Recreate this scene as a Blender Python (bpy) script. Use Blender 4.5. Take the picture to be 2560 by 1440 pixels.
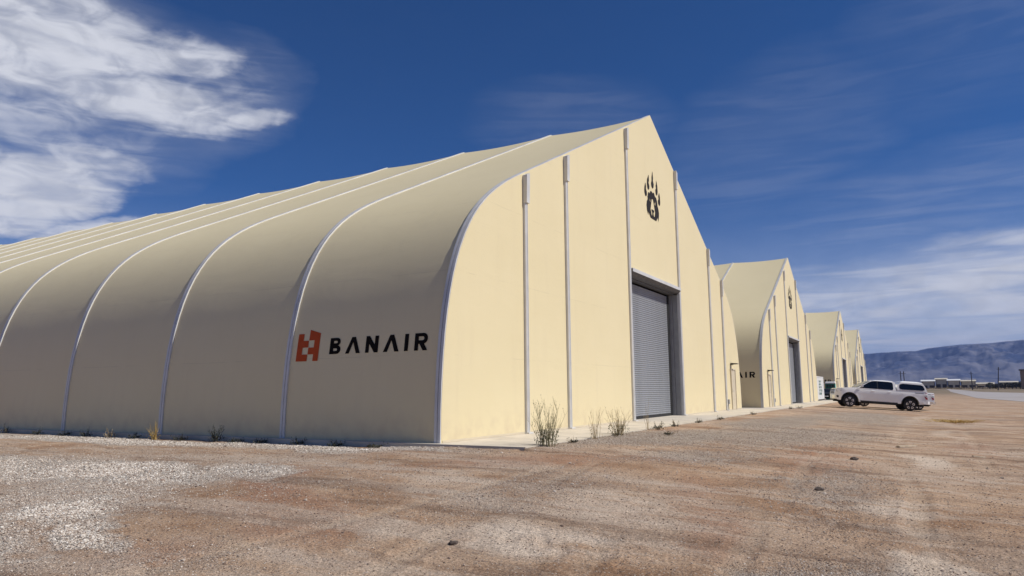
import bpy, bmesh, math, random
import numpy as np
from mathutils import Vector, Matrix
R = math.radians
sc = bpy.context.scene
for o in list(bpy.data.objects): bpy.data.objects.remove(o)
random.seed(7); RNG = np.random.default_rng(11)

# ------------------------------------------------------------------ camera
CAM = Vector((-12.6415, -8.7752, 1.0621))
cr = Vector((0.487875, -0.872881, -0.0075505)); cu = Vector((-0.121044, -0.0762155, 0.989717)); cf = Vector((0.864481, 0.481944, 0.14284))
cd = bpy.data.cameras.new('camera'); cam = bpy.data.objects.new('camera', cd); sc.collection.objects.link(cam)
cam.matrix_world = Matrix(((cr.x, cu.x, -cf.x, CAM.x), (cr.y, cu.y, -cf.y, CAM.y), (cr.z, cu.z, -cf.z, CAM.z), (0, 0, 0, 1)))
cd.sensor_width = 36; cd.lens = 1792.8 / 2560 * 36; cd.clip_start = .1; cd.clip_end = 60000
sc.camera = cam
# ------------------------------------------------------------------ light
SUN = Vector((.32, -1.12, 1.2)).normalized()
SUN_EL = math.asin(SUN.z); SUN_AZ = math.atan2(SUN.x, SUN.y)
ld = bpy.data.lights.new('sun', 'SUN'); ld.energy = 4.45; ld.angle = R(.53); ld.color = (1, .95, .86)
sun = bpy.data.objects.new('sun', ld); sc.collection.objects.link(sun)
sun.rotation_euler = SUN.to_track_quat('Z', 'Y').to_euler(); sun.location = (0, -40, 60)
sc.view_settings.view_transform = 'Standard'; sc.view_settings.look = 'None'; sc.view_settings.exposure = 0; sc.view_settings.gamma = 1
sc.view_settings.use_curve_mapping = False
SKY_STRENGTH = .063
SKY_TINT = (.25, .66, 1.16)
CLOUD_COL = (10.8, 11.1, 12.2)

class NT:
    """small helper to wire shader nodes"""
    def __init__(s, tree): s.t = tree; s.n = tree.nodes; s.l = tree.links
    def node(s, typ, **kw):
        n = s.n.new(typ)
        for k, v in kw.items(): setattr(n, k, v)
        return n
    def put(s, sock, v):
        if v is None: return
        if isinstance(v, bpy.types.NodeSocket): s.l.new(v, sock)
        else: sock.default_value = v
    def math(s, op, a, b=None, c=None, clamp=False):
        n = s.node('ShaderNodeMath', operation=op, use_clamp=clamp)
        s.put(n.inputs[0], a); s.put(n.inputs[1], b)
        if c is not None: s.put(n.inputs[2], c)
        return n.outputs[0]
    def mix(s, f, a, b, blend='MIX'):
        n = s.node('ShaderNodeMix', data_type='RGBA', blend_type=blend)
        s.put(n.inputs[0], f)
        for i, v in ((6, a), (7, b)):
            if isinstance(v, tuple) and len(v) == 3: v = (*v, 1)
            s.put(n.inputs[i], v)
        return n.outputs[2]
    def noise(s, vec, scale, detail=4, rough=.55, dist=0, out=0):
        n = s.node('ShaderNodeTexNoise'); s.put(n.inputs['Vector'], vec)
        n.inputs['Scale'].default_value = scale; n.inputs['Detail'].default_value = detail
        n.inputs['Roughness'].default_value = rough; n.inputs['Distortion'].default_value = dist
        return n.outputs[out]
    def ss(s, v, lo, hi, a=0, b=1):
        n = s.node('ShaderNodeMapRange', interpolation_type='SMOOTHSTEP'); s.put(n.inputs[0], v)
        for i, q in ((1, lo), (2, hi), (3, a), (4, b)): s.put(n.inputs[i], q)
        return n.outputs[0]

world = bpy.data.worlds.new('World'); sc.world = world; world.use_nodes = True
w = NT(world.node_tree); w.n.clear()
sky = w.node('ShaderNodeTexSky', sky_type='NISHITA'); sky.sun_disc = False; sky.sun_elevation = SUN_EL; sky.sun_rotation = SUN_AZ
sky.altitude = 1200; sky.air_density = .85; sky.dust_density = .25; sky.ozone_density = 2.2
tc = w.node('ShaderNodeTexCoord'); sp = w.node('ShaderNodeSeparateXYZ'); w.l.new(tc.outputs['Generated'], sp.inputs[0])
DX, DY, DZ = sp.outputs
zz = w.math('ADD', w.math('MAXIMUM', DZ, 0.0), .10)
cmb = w.node('ShaderNodeCombineXYZ'); w.put(cmb.inputs[0], w.math('DIVIDE', DX, zz)); w.put(cmb.inputs[1], w.math('DIVIDE', DY, zz)); cmb.inputs[2].default_value = 3.1
PL = cmb.outputs[0]
az = w.math('MULTIPLY', w.math('ARCTAN2', DY, DX), 57.2958)
el = w.math('MULTIPLY', w.math('ARCSINE', DZ), 57.2958)
ae = w.node('ShaderNodeCombineXYZ'); w.put(ae.inputs[0], az); w.put(ae.inputs[1], w.math('MULTIPLY', el, 2.0)); AE = ae.outputs[0]
nd = w.noise(AE, .12, 5, .6); nd2 = w.noise(AE, .11, 5, .6, out=1)
sep2 = w.node('ShaderNodeSeparateColor'); w.l.new(nd2, sep2.inputs[0])
azd = w.math('ADD', az, w.math('MULTIPLY', w.math('SUBTRACT', sep2.outputs[0], .5), 7.0))
eld = w.math('ADD', el, w.math('MULTIPLY', w.math('SUBTRACT', sep2.outputs[1], .5), 2.6))
def blob(a0, e0, a, b, rot, amp=1.0, power=1.0):
    """soft ellipse in azimuth / elevation (degrees)"""
    c, s_ = math.cos(R(rot)), math.sin(R(rot))
    da = w.math('SUBTRACT', azd, a0); de = w.math('SUBTRACT', eld, e0)
    u = w.math('ADD', w.math('MULTIPLY', da, c / a), w.math('MULTIPLY', de, s_ / a))
    v = w.math('ADD', w.math('MULTIPLY', da, -s_ / b), w.math('MULTIPLY', de, c / b))
    q = w.math('SUBTRACT', 1.0, w.math('ADD', w.math('MULTIPLY', u, u), w.math('MULTIPLY', v, v)), clamp=True)
    return w.math('MULTIPLY', q, amp)
def total(lst):
    t = lst[0]
    for q in lst[1:]: t = w.math('MAXIMUM', t, q)
    return t
thick = total([blob(65, 22.0, 14, 7.5, 0, .55), blob(54, 21.5, 9, 5.5, -8, .45), blob(64, 16.5, 13, 4.5, -4, .5), blob(65, 23.0, 13, 5.0, 0, 1.15), blob(58, 20.6, 11, 2.6, 4, 1.15), blob(55.5, 23.8, 6, 1.8, -14, .85),
               blob(51, 20.0, 5.5, 1.15, -10, .95), blob(63, 18.6, 11, 2.0, 0, .62), blob(60.3, 15.9, 6, 1.7, 5, .68),
               blob(66, 12.8, 10, 3.0, -16, 1.6), blob(60, 11.2, 7, 1.4, -12, 1.1), blob(120, 25, 22, 5, 8, .9), blob(170, 14, 26, 3, -5, .9), blob(-120, 20, 25, 4, 5, .8), blob(75, 34, 15, 4, 20, .7)])
fb = w.noise(AE, .36, 6, .52, .8)
# streaky noise for cirrus: stretched along azimuth
mp = w.node('ShaderNodeMapping'); w.l.new(AE, mp.inputs[0]); mp.inputs['Scale'].default_value = (.22, 1.0, 1); mp.inputs['Rotation'].default_value = (0, 0, R(-10))
st = w.noise(mp.outputs[0], .42, 6, .52, .9)
dens = w.math('ADD', w.math('MULTIPLY', thick, 1.1), w.math('ADD', w.math('MULTIPLY', w.math('SUBTRACT', fb, .5), .7), w.math('MULTIPLY', w.math('SUBTRACT', st, .5), .8)))
dens = w.math('MULTIPLY', w.math('MULTIPLY', w.ss(dens, -.1, 1.25, 0, 1.0), w.ss(thick, -.05, .6)), w.ss(w.math('ADD', w.math('MULTIPLY', fb, .5), w.math('MULTIPLY', st, .5)), .34, .60, .70, 1.0))
veil = total([blob(-8, 4.2, 34, 5.6, -2, 1.6), blob(-8, 8.0, 15, 3.2, -6, 1.3), blob(9, 17.5, 12, 7, -25, .14), blob(-2, 11.5, 22, 5.5, -8, .24), blob(-8, 25, 15, 7, -20, .08), blob(24, 21, 10, 4, 0, .12)])
veil = w.math('MULTIPLY', w.math('MINIMUM', veil, 1.0), w.ss(st, .34, .70, .35, .95))
veil = w.math('MAXIMUM', veil, w.math('MULTIPLY', w.math('MINIMUM', blob(-10, 3.0, 40, 8.0, -1, 1.7), 1.0), w.ss(st, .34, .64, .62, 1.08)))
low = w.math('MULTIPLY', w.ss(el, 0, 16, 1, 0), .50)       # thin haze layer all round the horizon
dens = w.math('MAXIMUM', dens, w.math('MULTIPLY', w.math('MULTIPLY', w.math('MINIMUM', thick, 1.0), .55), w.ss(st, .30, .68, .35, 1.0)))
cover = w.math('MAXIMUM', w.math('MAXIMUM', dens, w.math('MULTIPLY', veil, .9)), low, clamp=True)
skc = w.mix(1.0, sky.outputs[0], SKY_TINT, 'MULTIPLY')
shade = w.mix(w.ss(fb, .35, .62), tuple(c * .90 for c in CLOUD_COL), CLOUD_COL)
col = w.mix(cover, skc, shade)
bg = w.node('ShaderNodeBackground'); w.l.new(col, bg.inputs[0]); bg.inputs[1].default_value = SKY_STRENGTH
wo = w.node('ShaderNodeOutputWorld'); w.l.new(bg.outputs[0], wo.inputs[0])

# ------------------------------------------------------------------ helpers
def mat(name, col, rough=.6, metal=0, var=.0, vscale=3, bump=0, bscale=30, coat=0, spec=.5):
    m = bpy.data.materials.new(name); m.use_nodes = True
    t = NT(m.node_tree); b = t.n['Principled BSDF']
    tcn = t.node('ShaderNodeTexCoord').outputs['Object']
    b.inputs['Base Color'].default_value = (*col, 1); b.inputs['Roughness'].default_value = rough; b.inputs['Metallic'].default_value = metal
    b.inputs['Specular IOR Level'].default_value = spec
    if coat: b.inputs['Coat Weight'].default_value = coat
    if var:
        f = t.noise(tcn, vscale, 5, .6)
        c = t.mix(t.ss(f, .3, .7), tuple(q * (1 - var) for q in col), tuple(min(1, q * (1 + var)) for q in col)); t.l.new(c, b.inputs['Base Color'])
        r = t.ss(t.noise(tcn, vscale * 2.3, 4), .3, .7, rough * .85, min(1, rough * 1.15)); t.l.new(r, b.inputs['Roughness'])
    if bump:
        bn = t.node('ShaderNodeBump'); bn.inputs['Strength'].default_value = bump; bn.inputs['Distance'].default_value = .01
        t.l.new(t.noise(tcn, bscale, 5, .6), bn.inputs['Height']); t.l.new(bn.outputs[0], b.inputs['Normal'])
    return m

def link(o, parent=None, kind=None, label=None, cat=None, group=None):
    sc.collection.objects.link(o)
    if parent is not None: o.parent = parent
    if kind: o['kind'] = kind
    if label: o['label'] = label
    if cat: o['category'] = cat
    if group: o['group'] = group
    return o
def empty(name, loc, label, cat, rz=0, group=None):
    o = bpy.data.objects.new(name, None); o.location = loc; o.rotation_euler = (0, 0, rz); o.empty_display_size = .3
    return link(o, None, None, label, cat, group)
class MB:
    def __init__(s): s.v = []; s.f = []
    def add(s, vs, fs):
        n = len(s.v); s.v += [tuple(p) for p in vs]; s.f += [tuple(i + n for i in f) for f in fs]; return s
    def box(s, x0, x1, y0, y1, z0, z1):
        return s.add([(x, y, z) for z in (z0, z1) for y in (y0, y1) for x in (x0, x1)],
                     [(0, 2, 3, 1), (4, 5, 7, 6), (0, 1, 5, 4), (2, 6, 7, 3), (0, 4, 6, 2), (1, 3, 7, 5)])
    def prism(s, poly, a0, a1, axis='x'):
        """poly of (u,v) extruded along axis"""
        n = len(poly)
        def P(u, v, a): return {'x': (a, u, v), 'y': (u, a, v), 'z': (u, v, a)}[axis]
        return s.add([P(u, v, a0) for u, v in poly] + [P(u, v, a1) for u, v in poly],
                     [tuple(range(n))[::-1], tuple(range(n, 2 * n))] + [(i, (i + 1) % n, n + (i + 1) % n, n + i) for i in range(n)])
    def tube(s, pts, rad, n=6, cap=True):
        pts = [Vector(p) for p in pts]; rr = rad if isinstance(rad, (list, tuple)) else [rad] * len(pts)
        vs = []
        for i, p in enumerate(pts):
            d = (pts[min(i + 1, len(pts) - 1)] - pts[max(i - 1, 0)]).normalized()
            a = d.cross(Vector((0, 0, 1)) if abs(d.z) < .9 else Vector((1, 0, 0))).normalized(); b = d.cross(a)
            vs += [p + (a * math.cos(2 * math.pi * k / n) + b * math.sin(2 * math.pi * k / n)) * rr[i] for k in range(n)]
        fs = [(i * n + k, i * n + (k + 1) % n, (i + 1) * n + (k + 1) % n, (i + 1) * n + k) for i in range(len(pts) - 1) for k in range(n)]
        if cap: fs += [tuple(range(n)), tuple(range((len(pts) - 1) * n, len(pts) * n))]
        return s.add(vs, fs)
    def lathe(s, prof, n=24, axis='y', c=(0, 0, 0)):
        """prof of (radius, along)"""
        vs = []
        for r, a in prof:
            for k in range(n):
                u, v = r * math.cos(2 * math.pi * k / n), r * math.sin(2 * math.pi * k / n)
                p = {'y': (u, a, v), 'z': (u, v, a), 'x': (a, u, v)}[axis]; vs.append((p[0] + c[0], p[1] + c[1], p[2] + c[2]))
        m = len(prof)
        fs = [(i * n + k, i * n + (k + 1) % n, (i + 1) * n + (k + 1) % n, (i + 1) * n + k) for i in range(m - 1) for k in range(n)]
        fs += [tuple(range(n)), tuple(range((m - 1) * n, m * n))]
        return s.add(vs, fs)
    def mesh(s, name, material, smooth=False, fix=True, bevel=0):
        me = bpy.data.meshes.new(name); me.from_pydata(s.v, [], s.f)
        if fix or bevel:
            bm = bmesh.new(); bm.from_mesh(me)
            if fix: bmesh.ops.recalc_face_normals(bm, faces=bm.faces)
            if bevel:
                es = [e for e in bm.edges if len(e.link_faces) == 2 and e.calc_face_angle(0) > .6]
                bmesh.ops.bevel(bm, geom=es, offset=bevel, segments=2, affect='EDGES', clamp_overlap=True)
            bm.to_mesh(me); bm.free()
        me.materials.append(material)
        if smooth:
            me.polygons.foreach_set('use_smooth', [True] * len(me.polygons))
            if smooth != 'all': me.set_sharp_from_angle(angle=R(smooth if isinstance(smooth, (int, float)) and smooth > 1 else 35))
        me.update(); return me
    def build(s, name, material, parent=None, smooth=False, kind=None, label=None, cat=None, group=None, bevel=0, loc=None, fix=True):
        o = bpy.data.objects.new(name, s.mesh(name, material, smooth, fix, bevel))
        if loc: o.location = loc
        return link(o, parent, kind, label, cat, group)
def inst(name, me, parent=None, loc=(0, 0, 0), rot=(0, 0, 0), scale=(1, 1, 1), **kw):
    o = bpy.data.objects.new(name, me); o.location = loc; o.rotation_euler = rot; o.scale = scale
    return link(o, parent, **kw)
def npmesh(name, V, F, material, smooth=True):
    me = bpy.data.meshes.new(name); nv, nf, k = len(V), len(F), F.shape[1]
    me.vertices.add(nv); me.vertices.foreach_set('co', V.astype(np.float32).ravel())
    me.loops.add(nf * k); me.loops.foreach_set('vertex_index', F.astype(np.int32).ravel())
    me.polygons.add(nf); me.polygons.foreach_set('loop_start', np.arange(0, nf * k, k, dtype=np.int32))
    me.polygons.foreach_set('use_smooth', np.full(nf, smooth)); me.update(calc_edges=True); me.validate(); me.materials.append(material)
    return me
def grid_faces(nr, nc, wrap=False):
    i = np.arange(nr - 1)[:, None]; j = np.arange(nc if wrap else nc - 1)[None, :]; j2 = (j + 1) % nc
    return np.stack([i * nc + j, i * nc + j2, (i + 1) * nc + j2, (i + 1) * nc + j], -1).reshape(-1, 4)
def vnoise(x, y, seed=0):
    xi = np.floor(x).astype(np.int64); yi = np.floor(y).astype(np.int64); fx = x - xi; fy = y - yi
    fx = fx * fx * fx * (fx * (fx * 6 - 15) + 10); fy = fy * fy * fy * (fy * (fy * 6 - 15) + 10)
    def h(a, b):
        n = (a * 374761393 + b * 668265263 + seed * 982451653) & 0xffffffff; n = ((n ^ (n >> 13)) * 1274126177) & 0xffffffff
        return ((n ^ (n >> 16)) & 0xffff) / 65535.0
    return (h(xi, yi) * (1 - fx) + h(xi + 1, yi) * fx) * (1 - fy) + (h(xi, yi + 1) * (1 - fx) + h(xi + 1, yi + 1) * fx) * fy
def fbm(x, y, wl, octs=4, gain=.5, seed=0):
    t = 0; a = 1; s = 0
    for k in range(octs): t = t + a * (vnoise(x / wl * 2 ** k + 17.3 * k, y / wl * 2 ** k - 9.1 * k, seed + k) - .5); s += a; a *= gain
    return t / s
def sm(a, b, x): t = np.clip((x - a) / (b - a), 0, 1); return t * t * (3 - 2 * t)

def field(L, x, y, wob=.5):
    jx = x + wob * 3.2 * fbm(x, y, 1.6, 6, .62, 21); jy = y + wob * 3.2 * fbm(x, y, 1.6, 6, .62, 31)
    t = np.zeros_like(x)
    for (a, b, sx, sy, r, s) in L:
        c, q = math.cos(R(r)), math.sin(R(r)); u = ((jx - a) * c + (jy - b) * q) / sx; v = (-(jx - a) * q + (jy - b) * c) / sy
        t = np.maximum(t, s * np.clip((1.7 - (u * u + v * v)) / 1.5, 0, 1))
    return t
# ------------------------------------------------------------------ ground shape
FRONT = -2.13; LEFT = -.32
def slab_z(x): return -.12 * sm(30, 38, x)
ROUGH = [(-6.7, -5.9, .55, .35, 30, 1), (-3.9, -7.9, 1.2, .45, 5, 1), (.6, -9.7, 2.2, .5, 0, .8), (-1.5, -6.2, 1.0, .3, 10, .6), (4.5, -10.4, 3, .6, 0, .8), (-8.9, -3.4, .4, .25, 50, .6), (9, -7.2, 3, .4, 0, .6), (20, -9, 5, .6, 0, .7), (-4.6, -9.0, .8, .4, 20, .9)]
TRK = [(-8.55, .35, .13, 0), (-7.05, .35, .13, 0), (-6.3, .9, .17, 1.2), (-4.75, .9, .17, 1.2), (-9.9, .25, .11, 2.5), (-3.6, .3, .2, 4)]
def tracks(x, y):
    tr = np.zeros_like(x); be = np.zeros_like(x)
    for (y0, a, f, ph) in TRK:
        d = y - (y0 + a * np.sin(x * f + ph) + .05 * np.sin(x * 1.1 + ph)); k = .35 + .65 * sm(-.15, .2, fbm(x, y, 2.6, 3, .5, 71 + int(y0 * -3)))
        tr = np.maximum(tr, k * np.exp(-(d / .13) ** 4)); be = np.maximum(be, k * np.exp(-((np.abs(d) - .20) / .05) ** 2))
    return tr, be
def ground(x, y, fine=True):
    x = np.asarray(x, float); y = np.asarray(y, float)
    sz = slab_z(x)
    edge = FRONT + .12 * fbm(x, x * 0 + 3, 2.5, 3, .5, 5)
    dy = np.maximum(0, edge - y); dx = np.maximum(0, LEFT - x)
    D = np.array([0, .3, 1.5, 3.1, 6.3, 10, 16, 24, 60]); Z = np.array([-.015, -.035, -.085, -.17, -.38, -.52, -.62, -.66, -.68])
    fz = np.interp(dy, D, Z); lz = np.interp(dx, [0, .4, 1.2, 2.5, 6, 12, 40], [-.105, -.11, -.10, -.13, -.26, -.40, -.5]); lz = lz + .065 * sm(2.2, -.6, y) * sm(2.5, .6, dx)
    wx_ = sm(0, 1.2, dx)
    z = np.where(dx > 0, np.where(dy > 0, -np.sqrt((fz + .015) ** 2 + (lz + .08 * (1 - wx_)) ** 2) * .92 - .02, lz), np.where(dy > 0, fz, -.2))
    z = z + np.where(dy > 0, sz * sm(30, 0, dy), 0)
    z = z + np.where((dx > 0) & (dy <= 0), .05 * np.maximum(0, fbm(x * 0 + 1, y, 1.1, 4, .6, 55) + .05) * sm(.9, .0, dx), 0)
    dist = np.hypot(x - CAM.x, y - CAM.y)
    off = np.maximum(dy, dx)
    z = z + .10 * fbm(x, y, 3.7, 3, .5, 1) * sm(.3, 3.0, off) * sm(120, 30, dist) + .03 * fbm(x, y, .9, 3, .5, 2) * sm(.1, .8, off) * sm(60, 20, dist)
    # shallow wheel ruts running along the row of hangars
    tr, berm = tracks(x, y); z = z - .012 * tr + .008 * berm
    rut = np.exp(-((y + 10.3 + .25 * np.sin(x * .21)) / .28) ** 2) + np.exp(-((y + 12.1 + .3 * np.sin(x * .21)) / .28) ** 2)
    z = z - .02 * rut * sm(-14, -4, x) * sm(60, 25, x)
    if fine:
        z = z + .012 * fbm(x, y, .22, 4, .62, 3) * 1.6 * sm(22, 9, dist) * sm(.02, .2, off)
        ro = field(ROUGH, x, y); z = z + ro * (.075 * fbm(x, y, .24, 4, .62, 13) - .02) * sm(.1, .5, off)
        cl = np.maximum(0, fbm(x, y, .07, 2, .5, 9) - .12)
        z = z + .045 * cl * sm(12, 6, dist) * sm(.05, .3, off)
    far = np.hypot(x, y)
    z = z + .008 * np.maximum(0, far - 350) * sm(350, 420, far) - .0055 * np.maximum(0, far - 900)
    # flat under the paved taxiway
    z = np.where((x > 80) & (y < -14) & (dist < 900), z, z)
    return z
def gz(x, y): return float(ground(np.array([x]), np.array([y]), False)[0])

# gravel patches (x, y, semi axis, semi axis, rotation, strength) read off the photograph, in metres on the ground
PATCH = [(-5.0, 4.5, 8, 4.2, 90, .24), (-9.2, -1.0, 2.0, .9, 60, .55), (-6.6, 1.2, 2.6, 1.3, 70, .5), (-5.1, 2.9, 2.6, 1.0, 82, 1.0), (-4.3, .9, 1.4, .55, 60, .8), (-5.6, 6.5, 4, 1.6, 90, .75), (-1.2, 9, 9, .75, 90, .9), (-.75, 2.6, 3.2, .38, 88, 1.0), (-.9, .0, 1.2, .3, 70, .7),
         (-7.5, .0, 1.1, .55, 60, .95), (-8.2, -1.7, .9, .45, 60, .95), (-3.0, -1.2, .6, .25, 40, .3), (-6.9, -.3, .5, .3, 30, .5)]
GREY = [(-4.2, -4.4, 2.2, .9, 10, .35), (-1, -7.6, 3.2, .8, 5, .45), (4.4, -3.0, 4.6, 1.7, -25, .8), (1.2, -5.1, 2.3, .8, -20, .5), (9, -6.0, 6, 1.6, -8, .6), (16, -4.5, 8, 1.4, -2, .7), (25, -6.5, 9, 2.2, 0, .6), (-8.7, -3.2, .9, .7, 20, .35), (-6.9, -8.3, 1.5, 1.1, 0, .5), (.2, -1.0, 1.3, .5, 20, .4)]
PALE = [(4.4, -8.8, 1.8, .5, 5, .85), (-2.9, -8.6, 1.5, .5, 10, .6), (-5.7, -8.9, 1.3, .45, 10, .8), (-6.5, -5.5, 1.0, .5, 40, .75), (-4.4, -5.5, 1.4, .5, 20, .6), (-4.4, -3.3, 1.6, .5, 60, .5), (14, -9.6, 5, .35, 0, .5), (30, -9, 12, .4, -4, .45), (-7.0, -4.0, .7, .4, 30, .5)]
REDP = [(-5.2, -.9, 2.2, .6, 55, .9), (-1.5, -3.2, 2.4, .7, -40, .7), (2.5, -6.9, 3, .7, 0, .7), (-6.9, -2.7, 1.2, .5, 60, .6), (9, -9.9, 2.2, .5, 0, .7), (5.5, -2.7, 3.5, .35, 0, .8), (-5.3, -6.6, 1.1, .4, 20, .6), (-3.2, -6.3, 1.6, .4, 10, .5), (-8.6, -2.9, .7, .4, 20, .6)]
# ------------------------------------------------------------------ materials
def ground_material():
    m = bpy.data.materials.new('desert_dirt'); m.use_nodes = True; t = NT(m.node_tree); b = t.n['Principled BSDF']
    P = t.node('ShaderNodeTexCoord').outputs['Object']
    at = {k: t.node('ShaderNodeAttribute', attribute_name=k).outputs['Fac'] for k in ('gravel', 'grey', 'pale', 'red', 'far', 'track')}
    dirt = t.mix(t.ss(t.noise(P, .9, 6, .65), .35, .65), (.36, .222, .135), (.53, .37, .25))
    dirt = t.mix(t.math('MULTIPLY', t.ss(t.noise(P, .23, 4, .6), .42, .62), .55), dirt, (.47, .37, .29))
    dirt = t.mix(t.math('MULTIPLY', at['red'], .75), dirt, (.36, .19, .12))
    mp_ = t.node('ShaderNodeMapping'); t.l.new(P, mp_.inputs[0]); mp_.inputs['Scale'].default_value = (.35, 1.5, 1)
    mp_.inputs['Rotation'].default_value = (0, 0, R(48)); mp_.inputs['Scale'].default_value = (1.5, .32, 1); streak = t.ss(t.noise(mp_.outputs[0], .8, 7, .72), .46, .60); dk = t.ss(t.noise(mp_.outputs[0], .55, 7, .72), .50, .64)
    dirt = t.mix(t.math('MULTIPLY', streak, .62), dirt, (.58, .48, .39)); dirt = t.mix(t.math('MULTIPLY', dk, .72), dirt, (.20, .122, .078))
    pale = t.mix(t.math('MULTIPLY', t.ss(t.math('ADD', at['pale'], t.math('MULTIPLY', t.math('SUBTRACT', t.noise(mp_.outputs[0], 2.2, 7, .72), .5), 1.6)), .15, .95), .80), dirt, (.72, .61, .50))
    pale = t.mix(t.math('MULTIPLY', t.ss(t.math('ADD', at['track'], t.math('MULTIPLY', t.math('SUBTRACT', t.noise(P, 3, 5, .65), .5), 1.1)), .35, 1.0), .28), pale, (.60, .48, .36))
    # stone-sized cells
    vo = t.node('ShaderNodeTexVoronoi', feature='F1'); t.l.new(P, vo.inputs['Vector']); vo.inputs['Scale'].default_value = 55
    vc = t.node('ShaderNodeSeparateColor'); t.l.new(vo.outputs['Color'], vc.inputs[0])
    stone = t.mix(vc.outputs[0], (.20, .16, .13), (.68, .61, .53))
    white = t.mix(vc.outputs[1], (.30, .26, .22), (.86, .81, .73))
    cut = t.ss(t.math('ADD', at['grey'], t.math('MULTIPLY', t.math('SUBTRACT', t.noise(P, 6, 4), .5), .8)), .2, .7)
    c1 = t.mix(t.math('MULTIPLY', cut, .75), pale, stone)
    cut2 = t.ss(t.math('ADD', at['gravel'], t.math('MULTIPLY', t.math('SUBTRACT', t.noise(P, 5, 4), .5), .9)), .15, .7)
    c2 = t.mix(t.math('MULTIPLY', cut2, .85), c1, white)
    # sparse dark and light specks everywhere
    v2 = t.node('ShaderNodeTexVoronoi', feature='F1'); t.l.new(P, v2.inputs['Vector']); v2.inputs['Scale'].default_value = 38
    s2 = t.node('ShaderNodeSeparateColor'); t.l.new(v2.outputs['Color'], s2.inputs[0])
    spk = t.math('MULTIPLY', t.ss(s2.outputs[0], .66, .74), t.ss(v2.outputs['Distance'], .45, .25))
    c2 = t.mix(t.math('MULTIPLY', spk, .8), c2, t.mix(s2.outputs[1], (.10, .075, .058), (.66, .58, .50)))
    # fine grain
    g = t.noise(P, 160, 3, .7); c2 = t.mix(1.0, c2, t.mix(t.ss(g, .3, .7), (.66, .65, .64), (1.28, 1.27, 1.26)), 'MULTIPLY'); c2 = t.mix(1.0, c2, t.mix(t.ss(t.noise(P, 34, 5, .75), .34, .66), (.70, .69, .68), (1.24, 1.24, 1.24)), 'MULTIPLY')
    # distance scrub
    scrub = t.mix(t.ss(t.noise(P, .05, 6, .7), .4, .62), (.27, .205, .15), (.155, .135, .085))
    c3 = t.mix(at['far'], c2, scrub)
    t.l.new(c3, b.inputs['Base Color']); b.inputs['Roughness'].default_value = .95; b.inputs['Specular IOR Level'].default_value = .15
    h = t.math('ADD', t.math('ADD', t.math('MULTIPLY', t.noise(P, 26, 6, .7), 1.0), t.math('MULTIPLY', t.noise(mp_.outputs[0], 7, 4, .6), 1.1)), t.math('MULTIPLY', t.math('MULTIPLY', vo.outputs['Distance'], -1.0), t.math('ADD', .15, t.math('ADD', at['gravel'], at['grey']))))
    bn = t.node('ShaderNodeBump'); bn.inputs['Strength'].default_value = 1.0; bn.inputs['Distance'].default_value = .03
    t.l.new(h, bn.inputs['Height']); t.l.new(bn.outputs[0], b.inputs['Normal'])
    return m
def fabric_material():
    m = bpy.data.materials.new('tensioned_fabric'); m.use_nodes = True; t = NT(m.node_tree); b = t.n['Principled BSDF']
    P = t.node('ShaderNodeTexCoord').outputs['Object']; s = t.node('ShaderNodeSeparateXYZ'); t.l.new(P, s.inputs[0])
    base = t.mix(t.ss(t.noise(P, .35, 5, .6), .3, .7), (.725, .628, .395), (.745, .648, .415))
    # streaks of dust washed down the cloth
    mp_ = t.node('ShaderNodeMapping'); t.l.new(P, mp_.inputs[0]); mp_.inputs['Scale'].default_value = (1.2, 1.2, .12)
    base = t.mix(t.math('MULTIPLY', t.ss(t.noise(mp_.outputs[0], 2.2, 5, .65), .5, .75), .10), base, (.52, .42, .29))
    # dust near the foot
    base = t.mix(t.math('MULTIPLY', t.ss(s.outputs[2], .9, .0), t.ss(t.noise(P, 3, 5), .35, .7, .05, .35)), base, (.50, .39, .27))
    # welded cloth seams every 1.9 m of height
    zf = t.math('ADD', s.outputs[2], t.math('MULTIPLY', t.noise(P, .5, 2), .05))
    q = t.math('PINGPONG', zf, .95); seam = t.ss(q, .016, .004)
    seam = t.math('MULTIPLY', seam, t.ss(t.noise(P, .9, 4, .6), .42, .6)); base = t.mix(t.math('MULTIPLY', seam, .13), base, (.25, .2, .14))
    t.l.new(base, b.inputs['Base Color']); b.inputs['Roughness'].default_value = .55; b.inputs['Specular IOR Level'].default_value = .3
    mw = t.node('ShaderNodeMapping'); t.l.new(P, mw.inputs[0]); mw.inputs['Scale'].default_value = (.5, .5, 1.6)
    h = t.math('ADD', t.math('MULTIPLY', t.noise(mw.outputs[0], .9, 3, .5, .6), 1.0), t.math('MULTIPLY', seam, .06))
    bn = t.node('ShaderNodeBump'); bn.inputs['Strength'].default_value = .25; bn.inputs['Distance'].default_value = .04
    t.l.new(h, bn.inputs['Height']); t.l.new(bn.outputs[0], b.inputs['Normal'])
    return m
M = {}
M['ground'] = ground_material(); M['fabric'] = fabric_material()
M['alu'] = mat('brushed_aluminium', (.62, .615, .605), .5, .12, .08, 1.5)
M['alu_dark'] = mat('grey_channel', (.30, .30, .31), .5, .3, .1, 3)
M['soffit'] = mat('shade_dark_soffit', (.10, .10, .105), .6, .2, .1, 3)
M['black'] = mat('black_gap', (.008, .008, .009), .8)
M['rubber'] = mat('rubber', (.018, .018, .019), .75, 0, .2, 20, .3, 60)
M['slat'] = mat('roller_slat', (.33, .345, .375), .45, .25, .06, 2)
M['jamb'] = mat('jamb_grey', (.31, .31, .31), .55, .2, .08, 2)
M['concrete'] = mat('concrete', (.58, .52, .43), .85, 0, .14, 1.1, .35, 60)
M['ink'] = mat('black_ink', (.010, .008, .007), .9, spec=.1)
M['orange'] = mat('orange_ink', (.50, .085, .028), .9, spec=.1)
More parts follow.
